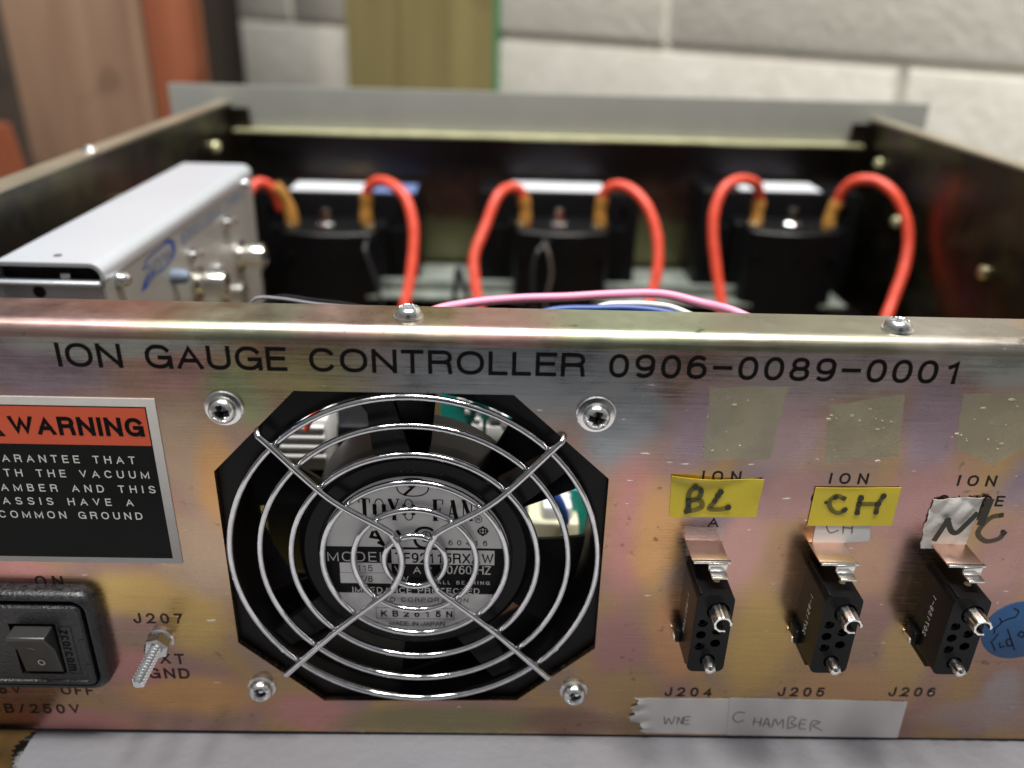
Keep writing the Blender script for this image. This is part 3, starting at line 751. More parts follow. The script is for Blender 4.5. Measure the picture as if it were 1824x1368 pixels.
# ---- seen through the fan: board, relay, terminal block and leads
def ipx(u, v, Y): return at(u, v, Y=Y)
pcb = thing('circuit_board', 'teal circuit board with pale components seen through the upper right gap of the fan', 'circuit board', ipx(850, 790, 62))
a, c = ipx(785, 680, 62), ipx(930, 830, 62)
b = B(); b.box(a.x, c.x, 60, 62, c.z, a.z); obj('board', b, M_teal, pcb)
for (u0, v0, u1, v1, m) in [(872,718,893,745,M_whitepl), (838,697,868,706,M_orange), (866,752,905,785,M_whitepl), (828,722,838,732,M_whitepl), (846,738,856,744,M_whitepl), (892,733,905,760,M_whitepl), (815,700,832,716,M_whitepl), (840,750,860,764,M_whitepl), (818,760,830,775,M_whitepl), (868,790,900,812,M_cream), (834,716,842,724,M_whitepl)]:
    a, c = ipx(u0, v0, 58), ipx(u1, v1, 58); b = B(); b.rbox(a.x, c.x, 55, 60, c.z, a.z, .4); obj('component', b, m, pcb)
rel = thing('relay', 'cream plastic relay block seen through the right gap of the fan', 'relay', ipx(985, 1010, 50))
a, c = ipx(940, 925, 50), ipx(1024, 1030, 50); b = B(); b.rbox(a.x, c.x, 48, 64, c.z, a.z, 1.2); obj('case', b, M_cream, rel)
a, c = ipx(966, 897, 52), ipx(1018, 926, 52); b = B(); b.rbox(a.x, c.x, 50, 60, c.z-2, a.z, 1.2); obj('cap', b, M_whitepl, rel)
tr = thing('dark_filler_left', 'added black block deep behind the fan that darkens its left gaps', 'filler block', (-25, 100, -55))
b = B(); b.rbox(-56, -4, 62, 110, -54, 4, 3); obj('filler_body', b, M_blk, tr)  # made-up black block, added to keep the left fan gaps dark
tr2 = thing('dark_filler_right', 'added black block that darkens the low right gap of the fan', 'capacitor', (32, 60, -55))
b = B(); b.rbox(10, 38, 62, 80, -54, -34, 2); obj('case', b, M_blk, tr2)  # made-up black block, added to darken the low right fan gap
brd2 = thing('daughter_board', 'narrow teal board standing at the right side of the fan opening', 'circuit board', ipx(1060, 1100, 56))
a, c = ipx(1018, 870, 56), ipx(1110, 1200, 56); b = B(); b.box(a.x, c.x, 55, 57, c.z, a.z); obj('board', b, M_teal, brd2)
brd3 = thing('daughter_board', 'teal board edge showing at the lower left side of the fan opening', 'circuit board', ipx(400, 1160, 34))
a, c = ipx(370, 1080, 34), ipx(440, 1170, 34); b = B(); b.box(a.x, c.x, 33, 35, c.z, a.z); obj('board', b, M_teal, brd3)
tb = thing('terminal_block', 'white terminal block seen through the upper left gap of the fan', 'terminal block', ipx(550, 830, 50))
a, c = ipx(470, 745, 50), ipx(590, 840, 50); b = B(); b.rbox(a.x, c.x, 50, 66, c.z, a.z, 1.5); obj('body', b, M_whitepl, tb)
for i in range(4):
    b = B(); z = a.z-2.5-i*3.2; b.cyl((a.x+1, 49.4, z), (c.x-1, 49.4, z), .7, n=10); obj('terminal_bar', b, M_whitepl, tb)
b = B(); b.tube([ipx(478,830,46), ipx(487,800,46), ipx(505,772,45), ipx(530,748,44)], 1.3); tag(obj('lead', b, M_blue, None, ipx(500,790,46)), 'blue lead seen through the upper left gap of the fan', 'wire')
b = B(); b.tube([ipx(545,765,44), ipx(556,742,44), ipx(575,722,44), ipx(600,700,44)], .9); tag(obj('lead', b, M_redwire, None, ipx(560,740,44)), 'red lead seen through the upper left gap of the fan', 'wire')
b = B(); b.tube([ipx(950,850,46), ipx(985,880,45), ipx(1000,905,45), ipx(1006,930,46)], 1.6); tag(obj('lead', b, M_blue, None, ipx(1000,905,45)), 'blue lead above the cream relay in the right gap of the fan', 'wire')

# ================================================================== PANEL CONNECTORS
def connector(cx, label, first=None):
    t = thing('panel_connector', label, 'connector', (cx, 0, -22), 'multi pin connectors in a row on the rear sheet')
    x0, x1 = cx-4.5, cx+4.4; zt, zb = 1.6, -21.6; yf = -13
    b = B(); r = 1.7
    def rr(x0, x1, z0, z1, r):
        out = []
        for (qx, qz, a0) in ((x1-r, z1-r, 0), (x0+r, z1-r, 90), (x0+r, z0+r, 180), (x1-r, z0+r, 270)):
            for i in range(6): a = math.radians(a0+18*i); out.append((qx+r*math.cos(a), qz+r*math.sin(a)))
        return out
    holes = []
    for (hx, hz) in [(-2.3,-6.8), (1.3,-9.0), (-2.3,-10.3), (1.4,-12.8), (-2.2,-13.8)]:
        holes.append([(cx+hx+1.2*math.cos(2*PI*i/16), hz+1.2*math.sin(2*PI*i/16)) for i in range(16)])
    jk = [(cx+.9, -3.2, 2.7), (cx+.2, -18.0, 1.85)]
    for (jx, jz, jr) in jk: holes.append([(jx+jr*math.cos(2*PI*i/20), jz+jr*math.sin(2*PI*i/20)) for i in range(20)])
    b.plate(rr(x0, x1, zb, zt, r), holes, yf, yf+5)
    b.prism(rr(x0, x1, zb, zt, r), yf+5.01, 0)
    # keying lug below and side ridge
    b.box(x0+.6, x0+3.4, yf+4, 0, zb-1.4, zb+.2); b.rbox(x0-1.2, x0+.3, -4.5, -.02, zb+1.2, zb+5, .3)
    b.rbox(x0+.7, x0+1.3, yf+.2, 0, zt-.1, zt+.35, .1)
    obj('body', b, M_blk_gloss, t)
    b = B(); b.rbox(x0-1.6, x0+1.6, -3.4, -.02, zb+.9, zb+2.3, .4); obj('side_clip', b, M_latch, t)
    for (hx, hz) in [(-2.3,-6.8), (1.3,-9.0), (-2.2,-13.8)]:
        b = B(); b.lathe((cx+hx, yf+.5, hz), (0, 1, 0), [(.7, 0), (.98, 0), (.98, 4), (.7, 4), (.7, 0)], 20); obj('socket', b, M_blk_gloss, t)
    # jack screws: split tube with flutes
    b = B(); jx, jz, _ = jk[0]; n = 40; ro = 2.2; ri = 1.6; k = 0
    A = [math.radians(-60+300*i/n) for i in range(n+1)]   # slot facing up-right
    for (y, dr) in ((yf+4, 0), (yf-4.2, 0), (yf-4.6, -.15)):
        for a in A:
            fl = .1*math.cos(9*a)
            b.v.append(Vector((jx+(ro+fl+dr)*math.cos(a+.9), y, jz+(ro+fl+dr)*math.sin(a+.9))))
        for a in A: b.v.append(Vector((jx+ri*math.cos(a+.9), y, jz+ri*math.sin(a+.9))))
    m_ = n+1
    for lv in range(2):
        for i in range(n):
            o1 = lv*2*m_; o2 = (lv+1)*2*m_
            b.f.append((o1+i, o1+i+1, o2+i+1, o2+i)); b.f.append((o1+m_+i, o2+m_+i, o2+m_+i+1, o1+m_+i+1))
    o2 = 4*m_
    for i in range(n): b.f.append((o2+i, o2+i+1, o2+m_+i+1, o2+m_+i))
    for i in (0, n):
        for lv in range(2): b.f.append((lv*2*m_+i, (lv+1)*2*m_+i, (lv+1)*2*m_+m_+i, lv*2*m_+m_+i))
    j1 = obj('jack_screw', b, M_latch, t)
    b = B(); b.cyl((jx, yf+4, jz), (jx, yf-1.0, jz), 1.55, n=20); obj('bore_shade', b, M_dark, j1)  # near-black plug paints the shade inside the tube
    b = B(); jx, jz, _ = jk[1]; b.lathe((jx, yf+4, jz), (0, -1, 0), [(1.4, 0), (1.4, 6.4), (1.15, 7.3), (.5, 7.8), (0, 7.9)], 28)
    b.box(jx-1.25, jx+1.25, yf-3.5, yf-3.2, jz-.12, jz+.12)
    obj('jack_screw', b, M_latch, t)
    # sheet metal latch above: plate off the sheet with a T tongue
    b = B(); zc = 7.2
    b.rbox(cx-5.4, cx+3.2, -7.6, -.02, zc, zc+.4, .12)
    plate = obj('latch', b, M_copper, t)
    b = B()
    b.rbox(cx-5.1, cx+3.7, -8.5, -7.5, zc-.35, zc+.35, .15)
    b.rbox(cx-1.6, cx+2.8, -8.8, -8.2, zc-2.2, zc+.1, .15)
    b.rbox(cx-1.2, cx+2.6, -11.2, -8.3, zc-2.7, zc-2.0, .2)
    obj('tongue', b, M_latch, plate)
    b = B(); b.lathe((cx+1.1, -7.6, zt+.01), (0, 0, 1), [(0, .12), (.72, .12), (.8, 0)], 24); b.box(cx+.6, cx+1.6, -7.75, -7.5, zt+.12, zt+.16)
    obj('rivet', b, M_lip, t)
    b = B(); fr_ = frame((x0-.06, -8.5, 0), (0, 0, 1), (0, -1, 0))
    write(b, '207158-1', -15.6, -3.6, 0, 1.5, .14, fr=(fr_[0], Vector((0,0,-1)), Vector((0,1,0)), Vector((-1,0,0))) if False else frame((x0-.05, -5.2, 0), (0, 0, 1), (0, -1, 0)))
    obj('lettering', b, M_white_ink, t, recalc=False)
    return t
connector(70.9, 'black multi pin connector above the J204 legend, leftmost of the three')
connector(100.9, 'black multi pin connector above the J205 legend, middle of the three')
connector(131.0, 'black multi pin connector above the J206 legend, beside the blue round sticker')

# ================================================================== POWER INLET WITH ROCKER
inl = thing('power_inlet', 'grained black moulded power inlet module with rocker switch at lower left', 'power inlet', (-104, 0, -38))
def rrect(x0, x1, z0, z1, r, n=6):
    out = []
    for (qx, qz, a0) in ((x1-r, z1-r, 0), (x0+r, z1-r, 90), (x0+r, z0+r, 180), (x1-r, z0+r, 270)):
        for i in range(n+1): a = math.radians(a0+90*i/n); out.append((qx+r*math.cos(a), qz+r*math.sin(a)))
    return out
def ringloft(b, loops):
    """loops: list of (poly, y)"""
    n = len(loops[0][0]); k = len(b.v)
    for poly, y in loops:
        for x, z in poly: b.v.append(Vector((x, y, z)))
    for j in range(len(loops)-1):
        for i in range(n):
            i2 = (i+1) % n; b.f.append((k+j*n+i, k+j*n+i2, k+(j+1)*n+i2, k+(j+1)*n+i))
ix0, ix1, iz0, iz1 = -132, -78.4, -39.4, -8.4
b = B()
def rl(d, y): return (rrect(ix0+d, ix1-d, iz0+d, iz1-d, max(.6, 4.6-d*.6)), y)
ringloft(b, [rl(0, 0), rl(0, -2.2), rl(.3, -3.2), rl(.8, -3.9), rl(1.4, -4.3), rl(1.9, -4.2), rl(2.3, -3.2), rl(2.5, -1.4), rl(3.4, -1.2)])
obj('flange', b, M_moulded, inl)
b = B()
hole = [(-99.7,-33.4), (-88.3,-33.4), (-88.3,-17.2), (-99.7,-17.2)]
px0, px1, pz0, pz1 = ix0+3.4, ix1-3.0, iz0+2.6, iz1-3.2
b.plate(rrect(px0+1.5, px1-1.5, pz0+1.5, pz1-1.5, .8), [hole], -4.4, -1.2)
ringloft(b, [(rrect(px0, px1, pz0, pz1, 1.8), -1.2), (rrect(px0, px1, pz0, pz1, 1.8), -4.4), (rrect(px0+.4, px1-.4, pz0+.4, pz1-.4, 1.5), -4.9), (rrect(px0+1.3, px1-1.3, pz0+1.3, pz1-1.3, .9), -4.9), (rrect(px0+1.5, px1-1.5, pz0+1.5, pz1-1.5, .8), -4.4)])
obj('face', b, M_moulded, inl)
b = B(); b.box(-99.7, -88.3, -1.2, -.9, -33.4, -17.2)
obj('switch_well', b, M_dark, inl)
b = B()   # rocker with its upper end raised
pr = [(-1.0,-32.9), (-4.2,-32.9), (-4.6,-32.2), (-5.6,-24.5), (-8.6,-18.9), (-8.2,-18.3), (-1.0,-17.9)]
x0r, x1r = -98.6, -89.2
for x in (x0r, x1r):
    for (y, z) in pr: b.v.append(Vector((x, y, z)))
n = len(pr); b.f.append(tuple(range(n))); b.f.append(tuple(range(2*n-1, n-1, -1)))
for i in range(n): b.f.append((i, (i+1) % n, n+(i+1) % n, n+i))
rk = obj('rocker_switch', b, M_rocker, inl)
bv = rk.modifiers.new('b', 'BEVEL'); bv.width = .0003; bv.segments = 2
b = B(); tilt = frame((-93.6, -5.12, -28.9), (1,0,0), (0,-.13,1))
ribbon(b, [(.75*math.cos(2*PI*i/24), .85*math.sin(2*PI*i/24)) for i in range(25)], .26, tilt, Vector((0, -.05, 0)))
t2 = frame((-94.2, -6.6, -22.9), (1,0,0), Vector((0,-.47,.88))); ribbon(b, [(-.5,.5), (.5,-.5)], .16, t2, Vector((0, -.16, -.08)))
obj('marking', b, M_white_ink, rk, recalc=False)
M_emb = simple('embossed black', (.004, .004, .004), .6, spec=.1)
b = B()
write(b, 'zcorcom', 0, 13.2, -1.0, 2.5, .15, fr=frame((-86.6, -4.5, -18.9), (0,0,-1), (1,0,0)), slant=.1)
obj('lettering', b, M_emb, inl, recalc=False)
b = B()
fr0 = frame((0, -4.44, 0), (1,0,0), (0,0,1))
ribbon(b, [(-87.6,-17.9), (-84.7,-17.9), (-84.7,-33.2), (-87.6,-33.2), (-87.6,-17.9)], .14, fr0, Vector((0,0,0)))
obj('groove', b, M_emb, inl, recalc=False)
b = B(); fr0 = frame((0, -4.93, 0), (1,0,0), (0,0,1))
ribbon(b, [(-82.9,-21.5), (-81.9,-21.5)], .18, fr0, Vector((0,0,0))); ribbon(b, [(-82.9,-29.5), (-81.9,-29.5)], .18, fr0, Vector((0,-.01,0)))
obj('groove', b, M_emb, inl, recalc=False)

# ================================================================== GROUND STUD
gs = thing('ground_stud', 'threaded steel ground stud with hex nut under the J207 legend', 'ground stud', (-65.1, 0, -25))
sx, sz = -65.0, -25.1
b = B(); pts = []
nT, pitch_, L_ = 20, 1.0, 16
for i in range(int(L_/pitch_*nT)+1):
    pass
NL = int(L_/pitch_*8)
k = len(b.v)
for j in range(NL+1):
    y = -L_*j/NL
    for i in range(nT):
        a = 2*PI*i/nT; ph = (-y/pitch_-i/nT) % 1; r = 1.72-.55*abs(2*ph-1)
        if j > NL-5: r = min(r, 1.62-.14*(j-NL+5))
        b.v.append(Vector((sx+r*math.cos(a), y, sz+r*math.sin(a))))
for j in range(NL):
    for i in range(nT):
        i2 = (i+1) % nT; b.f.append((k+j*nT+i, k+j*nT+i2, k+(j+1)*nT+i2, k+(j+1)*nT+i))
b.f.append(tuple(k+NL*nT+i for i in range(nT)))
obj('threaded_rod', b, M_zinc, gs, angle=25)
b = B(); hexa = [(sx+3.2*math.cos(PI/3*i+.26), sz+3.2*math.sin(PI/3*i+.26)) for i in range(6)]
hexb = [(sx+2.7*math.cos(PI/3*i+.26), sz+2.7*math.sin(PI/3*i+.26)) for i in range(6)]
ringloft(b, [(hexb, -1.0), (hexa, -1.4), (hexa, -4.2), (hexb, -4.7), ([(sx+(x-sx)*.5, sz+(z-sz)*.5) for x, z in hexb], -4.75)])
obj('hex_nut', b, M_zinc, gs)
b = B(); b.lathe((sx, 0, sz), (0, -1, 0), [(3.3, 0), (3.3, .7), (3.0, 1.0), (1.6, 1.0)], 36); obj('washer', b, M_zinc, gs)

# ================================================================== WARNING LABEL AND STICKERS
wl = thing('warning_label', 'black label with orange WARNING band and grey border at the left', 'label', (-88, 0, -1.5))
def rect(b, x0, x1, z0, z1, y): b.add([(x0,y,z0), (x1,y,z0), (x1,y,z1), (x0,y,z1)], [(0,1,2,3)])
wx0, wx1, wz0, wz1 = -123.5, -56.3, -1.5, 43.1
b = B(); b.rbox(wx0, wx1, -.35, -.01, wz0, wz1, .08); obj('backing', b, M_label_grey, wl)
b = B(); rect(b, wx0+2.0, wx1-2.1, wz0+1.6, wz1-2.0, -.37); obj('black_field', b, M_lab_black, wl, recalc=False)
zr0 = at(272, 793, Y=0).z
b = B(); rect(b, wx0+2.0, wx1-2.4, zr0, wz1-2.3, -.39); obj('warning_band', b, M_red, wl, recalc=False)
b = B(); px_text(b, 'WARNING', 22, 259, 772, 739, .21, eps=.42)
zz = at(22, 772, Y=0).z; xx = at(22, 772, Y=0).x
ribbon(b, [(xx-8.6,zz-.2), (xx-5.2,zz+5.4), (xx-1.8,zz-.2), (xx-8.6,zz-.2)], .6, frame((0,-.42,0), (1,0,0), (0,0,1)), Vector((0,0,0)))
obj('lettering', b, M_ink, wl, recalc=False)
b = B()
x_l = -117.5
for txt, v, u1 in [('WE CANNOT GUARANTEE THAT'[3:], 818, 243), ('BOTH THE VACUUM', 844, 268), ('CHAMBER AND THIS', 870, 279), ('CHASSIS HAVE A', 893, 240), ('COMMON GROUND', 917, 256)]:
    p = at(u1, v+7, Y=0); hh = at(u1, v-6, Y=0).z-p.z
    wch = 2.57*len(txt)
    write(b, txt, p.x-wch, p.x, p.z, 2.0, .15, y=-.42)
obj('lettering', b, M_white_ink, wl, recalc=False)

def sticker(name, label, poly, mat, th=.12, lift=.02, bump=None, group=None, cat='sticker', n=14, wave=.0, jag=0):
    """four-cornered piece of tape that follows the sheet with slightly lifted edges"""
    P = [Vector((x, 0, z)) for x, z in poly]  # order: TL, TR, BR, BL
    b = B(); k = 0
    for side in (0, 1):
        for i in range(n+1):
            for j in range(n+1):
                s_, t = i/n, j/n
                p = (P[0]*(1-s_)+P[1]*s_)*(1-t)+(P[3]*(1-s_)+P[2]*s_)*t
                e = wave*(max(0, 1-t*6)**2*.9*(.5+.5*math.sin(s_*5))+max(0, 1-(1-s_)*6)**2*.6*(.5+.5*math.cos(t*4)))
                if side == 0: e += 0
                p = Vector((p.x, -lift-e-(th if side == 0 else 0), p.z-wave*.5*math.sin(PI*s_)*(1-t)*1.2))
                if bump: p.y -= bump(s_, t)
                if jag and i <= 3: p.x += (1-i/4)*jag*(math.sin(t*7+1)+.6*math.sin(t*19)+.35*math.sin(t*47))
                b.v.append(p)
    m = (n+1)**2
    for side in (0, 1):
        for i in range(n):
            for j in range(n):
                q = side*m+i*(n+1)+j; b.f.append((q, q+1, q+n+2, q+n+1))
    rim = [i*(n+1) for i in range(n+1)]+[n*(n+1)+j for j in range(1, n+1)]+[i*(n+1)+n for i in range(n-1, -1, -1)]+[j for j in range(n-1, 0, -1)]
    for i in range(len(rim)): p, q = rim[i], rim[(i+1) % len(rim)]; b.f.append((p, q, q+m, p+m))
    t_ = thing(name, label, cat, (sum(p.x for p in P)/4, 0, min(p.z for p in P)), group)
    obj('tape', b, mat, t_)
    return t_
def scribble(par, strokes, w, mat, Y, dots=(), name='handwriting'):
    b = B(); fr_ = frame((0, Y, 0), (1,0,0), (0,0,1)); c = 0
    for st in strokes:
        P = [at(u, v, Y=0) for u, v in st]; P = [Vector((p.x, p.z, 0)) for p in P]
        Q = spline(P, 6) if len(P) > 2 else P
        ribbon(b, [(q.x, q.y) for q in Q], w, fr_, Vector((0, -.005*c, 0))); c += 1
        for q in (Q[0], Q[-1]):
            b.add([(q.x+w*.5*math.cos(2*PI*i/14), Y-.005*c-.002, q.y+w*.5*math.sin(2*PI*i/14)) for i in range(14)], [tuple(range(14))]); c += 1
    o = obj(name, b, mat, par, recalc=False)
    if dots:
        b = B()
        for j, (u, v, r) in enumerate(dots):
            q = at(u, v, Y=0); b.add([(q.x+r*math.cos(2*PI*i/18), Y-.08-.004*j, q.z+r*1.1*math.sin(2*PI*i/18)) for i in range(18)], [tuple(range(18))])
        obj('ink_blot', b, M_marker, par, recalc=False)
    return o
# white CH tag first (lies under the yellow one)
wc = sticker('tape_tag', 'small white tape tag lettered CH below the yellow CH tag', poly_px([(1456,915), (1552,915), (1548,963), (1446,970)]), M_white_tape, th=.1, lift=.06, group=None, cat='tape tag')
scribble(wc, [[(1482,925), (1472,935), (1478,948), (1492,944)], [(1502,930), (1501,948)], [(1502,939), (1516,940)], [(1518,930), (1517,948)]], .32, M_pencil, -.2)
yb = sticker('tape_tag', 'yellow tape tag marked BL above the J204 connector', poly_px([(1196,846), (1360,852), (1346,920), (1192,920)]), M_yellow, th=.14, lift=.05, wave=.8, cat='tape tag')
scribble(yb, [[(1226,908), (1226,880), (1236,868), (1248,872), (1244,885), (1226,890)], [(1226,890), (1246,890), (1250,900), (1240,906), (1222,910)]], 1.3, M_marker_thin, -.4, [(1225,906,.8), (1226,893,.75), (1238,866,.7), (1248,873,.6)])
scribble(yb, [[(1282,876), (1272,892), (1263,904), (1280,906), (1296,903)]], 1.3, M_marker_thin, -.4, [(1283,875,.75), (1278,881,.75), (1296,902,.75), (1272,891,.6)])
yc = sticker('tape_tag', 'yellow tape tag marked CH above the J205 connector', poly_px([(1452,867), (1604,867), (1587,935), (1437,935)]), M_yellow, th=.14, lift=.2, wave=.15, cat='tape tag')
scribble(yc, [[(1502,886), (1488,882), (1476,892), (1480,906), (1492,912), (1504,906)]], 1.2, M_marker_thin, -.46, [(1487,884,.65), (1470,893,.45), (1502,907,.65)])
scribble(yc, [[(1532,884), (1528,898), (1526,912)], [(1530,896), (1560,896)], [(1572,882), (1563,895), (1559,910)]], 1.2, M_marker_thin, -.46, [(1532,886,.75), (1528,898,.6), (1525,911,.65), (1572,882,.75), (1563,896,.7), (1559,910,.65)])
def crump(s_, t):
    return .9*max(0, .75-t)*abs(math.sin(9*s_+5*t)*math.cos(7*t-3*s_))+.05
nc = sticker('tape_tag', 'crumpled torn white tape scrawled N/C above the J206 connector', poly_px([(1660,888), (1752,884), (1716,977), (1637,976)]), M_torn, th=.12, lift=.03, bump=crump, cat='tape tag', n=30, jag=.25)
scribble(nc, [[(1662,955), (1676,934), (1684,922)], [(1684,922), (1690,940), (1700,944), (1716,930), (1734,912)]], 1.4, M_marker, -1.1)
scribble(nc, [[(1758,890), (1744,925)]], 1.9, M_marker, -1.1)
scribble(nc, [[(1783,918), (1765,922), (1748,938), (1742,952), (1756,964), (1778,960), (1788,950)]], 1.3, M_marker_thin, -.08, [(1787,948,.6)])
# clear tape piece over the first connector
ct = sticker('tape_piece', 'clear tape scrap between the letter A and the J204 connector', poly_px([(1219,936), (1288,940), (1288,985), (1222,990)]), M_tape_clear, th=.05, lift=.02, wave=.2, cat='tape')
# blue round sticker
bs = thing('round_sticker', 'blue round sticker with handwriting at the right edge', 'sticker', (154, 0, -32))
c0 = at(1812, 1124, Y=0)
b = B(); b.lathe((c0.x+.2, 0, c0.z+.3), (0, -1, 0), [(9.4, .01), (9.4, .13), (9.3, .16), (0, .16)], 72); obj('tape', b, M_blue_tape, bs)
scribble(bs, [[(1770,1128), (1772,1118), (1780,1112), (1783,1106), (1780,1100)], [(1782,1108), (1790,1104), (1800,1100), (1808,1098), (1814,1088), (1806,1083)], [(1768,1140), (1777,1128)],
              [(1765,1142), (1772,1158)], [(1780,1144), (1781,1152), (1788,1150)], [(1794,1150), (1792,1140), (1799,1138), (1802,1148), (1794,1150)], [(1794,1120), (1806,1156)], [(1812,1130), (1818,1124), (1824,1128), (1820,1134), (1812,1130)]], .3, M_ink, -.2)
# satin strips along the bottom edge
s1 = sticker('tape_strip', 'torn satin strip reading WNE at the bottom edge of the rear sheet', poly_px([(1122,1243), (1330,1245), (1318,1308), (1142,1305)]), M_strip, th=.08, lift=.02, cat='tape strip', jag=1.3, n=30,
             bump=lambda s_, t: (.55*max(0, 1-s_*7)*abs(math.sin(9*t+4*s_)) if s_ < .15 else 0))
scribble(s1, [[(1183,1277), (1185,1289), (1191,1279), (1196,1289), (1202,1276)], [(1206,1289), (1208,1277), (1214,1288), (1216,1277)], [(1229,1276), (1219,1277), (1217,1288), (1227,1289)], [(1218,1282), (1226,1282)]], .3, M_pencil, -.13)
s2 = sticker('tape_strip', 'satin strip with pencilled CHAMBER at the bottom edge of the rear sheet', poly_px([(1300,1242), (1616,1249), (1598,1313), (1294,1308)]), M_strip, th=.1, lift=.12, cat='tape strip')
let = [[(1326,1268), (1312,1268), (1305,1277), (1312,1285), (1324,1282)], [(1344,1277), (1341,1290)], [(1342,1284), (1353,1285)], [(1356,1278), (1353,1291)], [(1358,1292), (1366,1278), (1370,1293)], [(1361,1287), (1369,1288)],
       [(1374,1293), (1380,1279), (1385,1289), (1394,1280), (1394,1295)], [(1402,1296), (1405,1276), (1417,1278), (1408,1286), (1418,1291), (1402,1296)], [(1436,1281), (1426,1281), (1423,1295), (1434,1297)], [(1424,1288), (1433,1288)],
       [(1442,1299), (1446,1283), (1460,1285), (1448,1291), (1463,1299)]]
for st in let: pass
scribble(s2, [[Vector((u, v))[:] for u, v in st] for st in let], .3, M_pencil, -.26)

# ================================================================== INSIDE: METERS
def meter(u, label, uw, first=False):
    """panel meter seen from behind: housing block against the front wall with a round-fronted body"""
    yb, yf = D-1.7, 345; p = at(u, 330, Y=yf)
    cx = at(u, 345, Y=yf).x; zt = at(u, 343, Y=yf).z; hw = 49.5
    t = thing('panel_meter', label, 'panel meter', (cx, yb-20, zt-95), 'panel meters fixed behind the front wall')
    b = B(); b.rbox(cx-hw, cx+hw, yf, yb, zt-95, zt, 1.5); h = obj('housing', b, M_blk_meter, t)
    # body
    y0 = 306; z1 = at(u, 388, Y=yf).z; b = B(); n = 24
    outline = [(-31, 0), (-31, -14), (-28, -16), (-28, -30)]+[(-26.5+53*i/n, -33-6*math.sin(PI*i/n)) for i in range(n+1)]+[(28, -30), (28, -16), (31, -14), (31, 0)]
    k = len(b.v)
    for z in (z1-80, z1-1.0, z1):
        f_ = 1 if z < z1 else .975
        for (x, y) in outline: b.v.append(Vector((cx+x*f_, yf+y*f_, z)))
    m = len(outline)
    for lv in range(2):
        for i in range(m):
            j = (i+1) % m; b.f.append((k+lv*m+i, k+lv*m+j, k+(lv+1)*m+j, k+(lv+1)*m+i))
    b.f.append(tuple(k+2*m+i for i in range(m)))
    obj('body', b, M_blk_meter, t)
    for dx in (-24, 24):
        b = B(); b.box(cx+dx*1.52-5, cx+dx*1.52+5, yf-7, yf-.02, zt-80, z1-5); obj('shoulder', b, M_blk_meter, t)
    for dx, dz in ((-40, -8), (40, -8)):
        b = B(); b.lathe((cx+dx, yf, zt+dz), (0, -1, 0), [(2.6, 0), (2.4, 1.5), (0, 1.6)], 16); obj('screw', b, M_blk_gloss, t)
    for dx in (-22, 1, 23):
        b = B(); b.lathe((cx+dx, y0+4-(3.4 if dx == 1 else 0), z1-14), (0, -1, 0), [(2.2, 0), (2.2, 1), (0, 1.2)], 14)
        obj('boss', b, M_blk_gloss, t)
    # centre adjuster and terminals on the body
    b = B(); b.lathe((cx-2, 318, z1), (0, 0, 1), [(5.2, 0), (5.2, 3.4), (4.6, 4), (2.6, 4.1), (2.6, 12), (0, 12.4)], 6); obj('terminal_screw', b, M_zinc, t)
    for dx in (-23, 22):
        b = B(); b.lathe((cx+dx, 320, z1), (0, 0, 1), [(4.2, 0), (4.2, 2.6), (3.2, 3.2), (0, 3.3)], 14); obj('terminal', b, M_brass, t)
    return t, cx, zt, z1
mts = [meter(600, 'black panel meter nearest the silver module, with a long paper strip on top', 1), meter(998, 'black panel meter in the middle, with coloured leads at its terminals', 1), meter(1396, 'black panel meter at the right, with a short torn paper strip on top', 1)]
mts[0][0]['label'] = 'black panel meter nearest the silver module'
mts[1][0]['label'] = 'black panel meter between the other two'
mts[2][0]['label'] = 'black panel meter nearest the right side of the chassis'
for (t, cx, zt, z1), (u0, u1, lab_) in zip(mts, [(522,742,'white paper strip with bluish end on the meter nearest the silver module'), (912,1076,'white paper strip on top of the middle meter'), (1312,1455,'white paper strip between the red wires of the right meter')]):
    yc_ = 358; x0 = at(u0, 330, Y=yc_).x; x1 = at(u1, 330, Y=yc_).x
    b = B(); b.rbox(x0, x1 if u0 != 522 else x0+(x1-x0)*.62, 348, 373, zt+.02, zt+.6, .1)
    o = obj('paper_strip', b, M_paper, None, ((x0+x1)/2, 360, zt)); tag(o, lab_, 'paper strip')
    if u0 == 522:
        b = B(); b.rbox(x0+(x1-x0)*.62+.3, x1, 347, 372, zt+.02, zt+.8, .1)
        tag(obj('tape_strip', b, simple('blue grey tape', (.16, .22, .42), .3), None, (x1-10, 360, zt)), 'glossy blue grey tape beside the paper on the left meter', 'tape')

# red wires with amber sleeves: (pixel, Y) polylines
def redwire(ptz, lab_, nsl):
    P = [at(u, v, Y=Y) for u, v, Y in ptz]
    t = thing('meter_wire', lab_, 'wire', P[0], 'thick red wires looping from the meter terminals')
    b = B(); b.tube(P, lambda q: 3.0+.07*math.sin(q*37)+.05*math.sin(q*91), 16, sub=8); obj('insulation', b, M_redwire, t)
    S = [at(u, v, Y=Y) for u, v, Y in nsl]
    b = B(); b.tube(S, lambda q: 3.7+.25*math.sin(q*9), 16, sub=6); obj('heat_shrink', b, M_shrink, t)
redwire([(500,372,320), (490,345,318), (474,328,316), (455,328,312), (440,350,305), (432,400,300), (430,480,290), (430,620,280)], 'red wire looping from the left terminal of the left meter to behind the silver module', [(522,400,320), (516,372,320), (503,347,319), (488,331,318)])
redwire([(653,362,320), (656,336,319), (672,323,317), (695,327,312), (722,352,304), (736,400,296), (736,450,288), (730,500,280), (718,560,270), (705,640,260)], 'red wire looping from the right terminal of the left meter', [(652,398,320), (652,370,320), (653,345,320)])
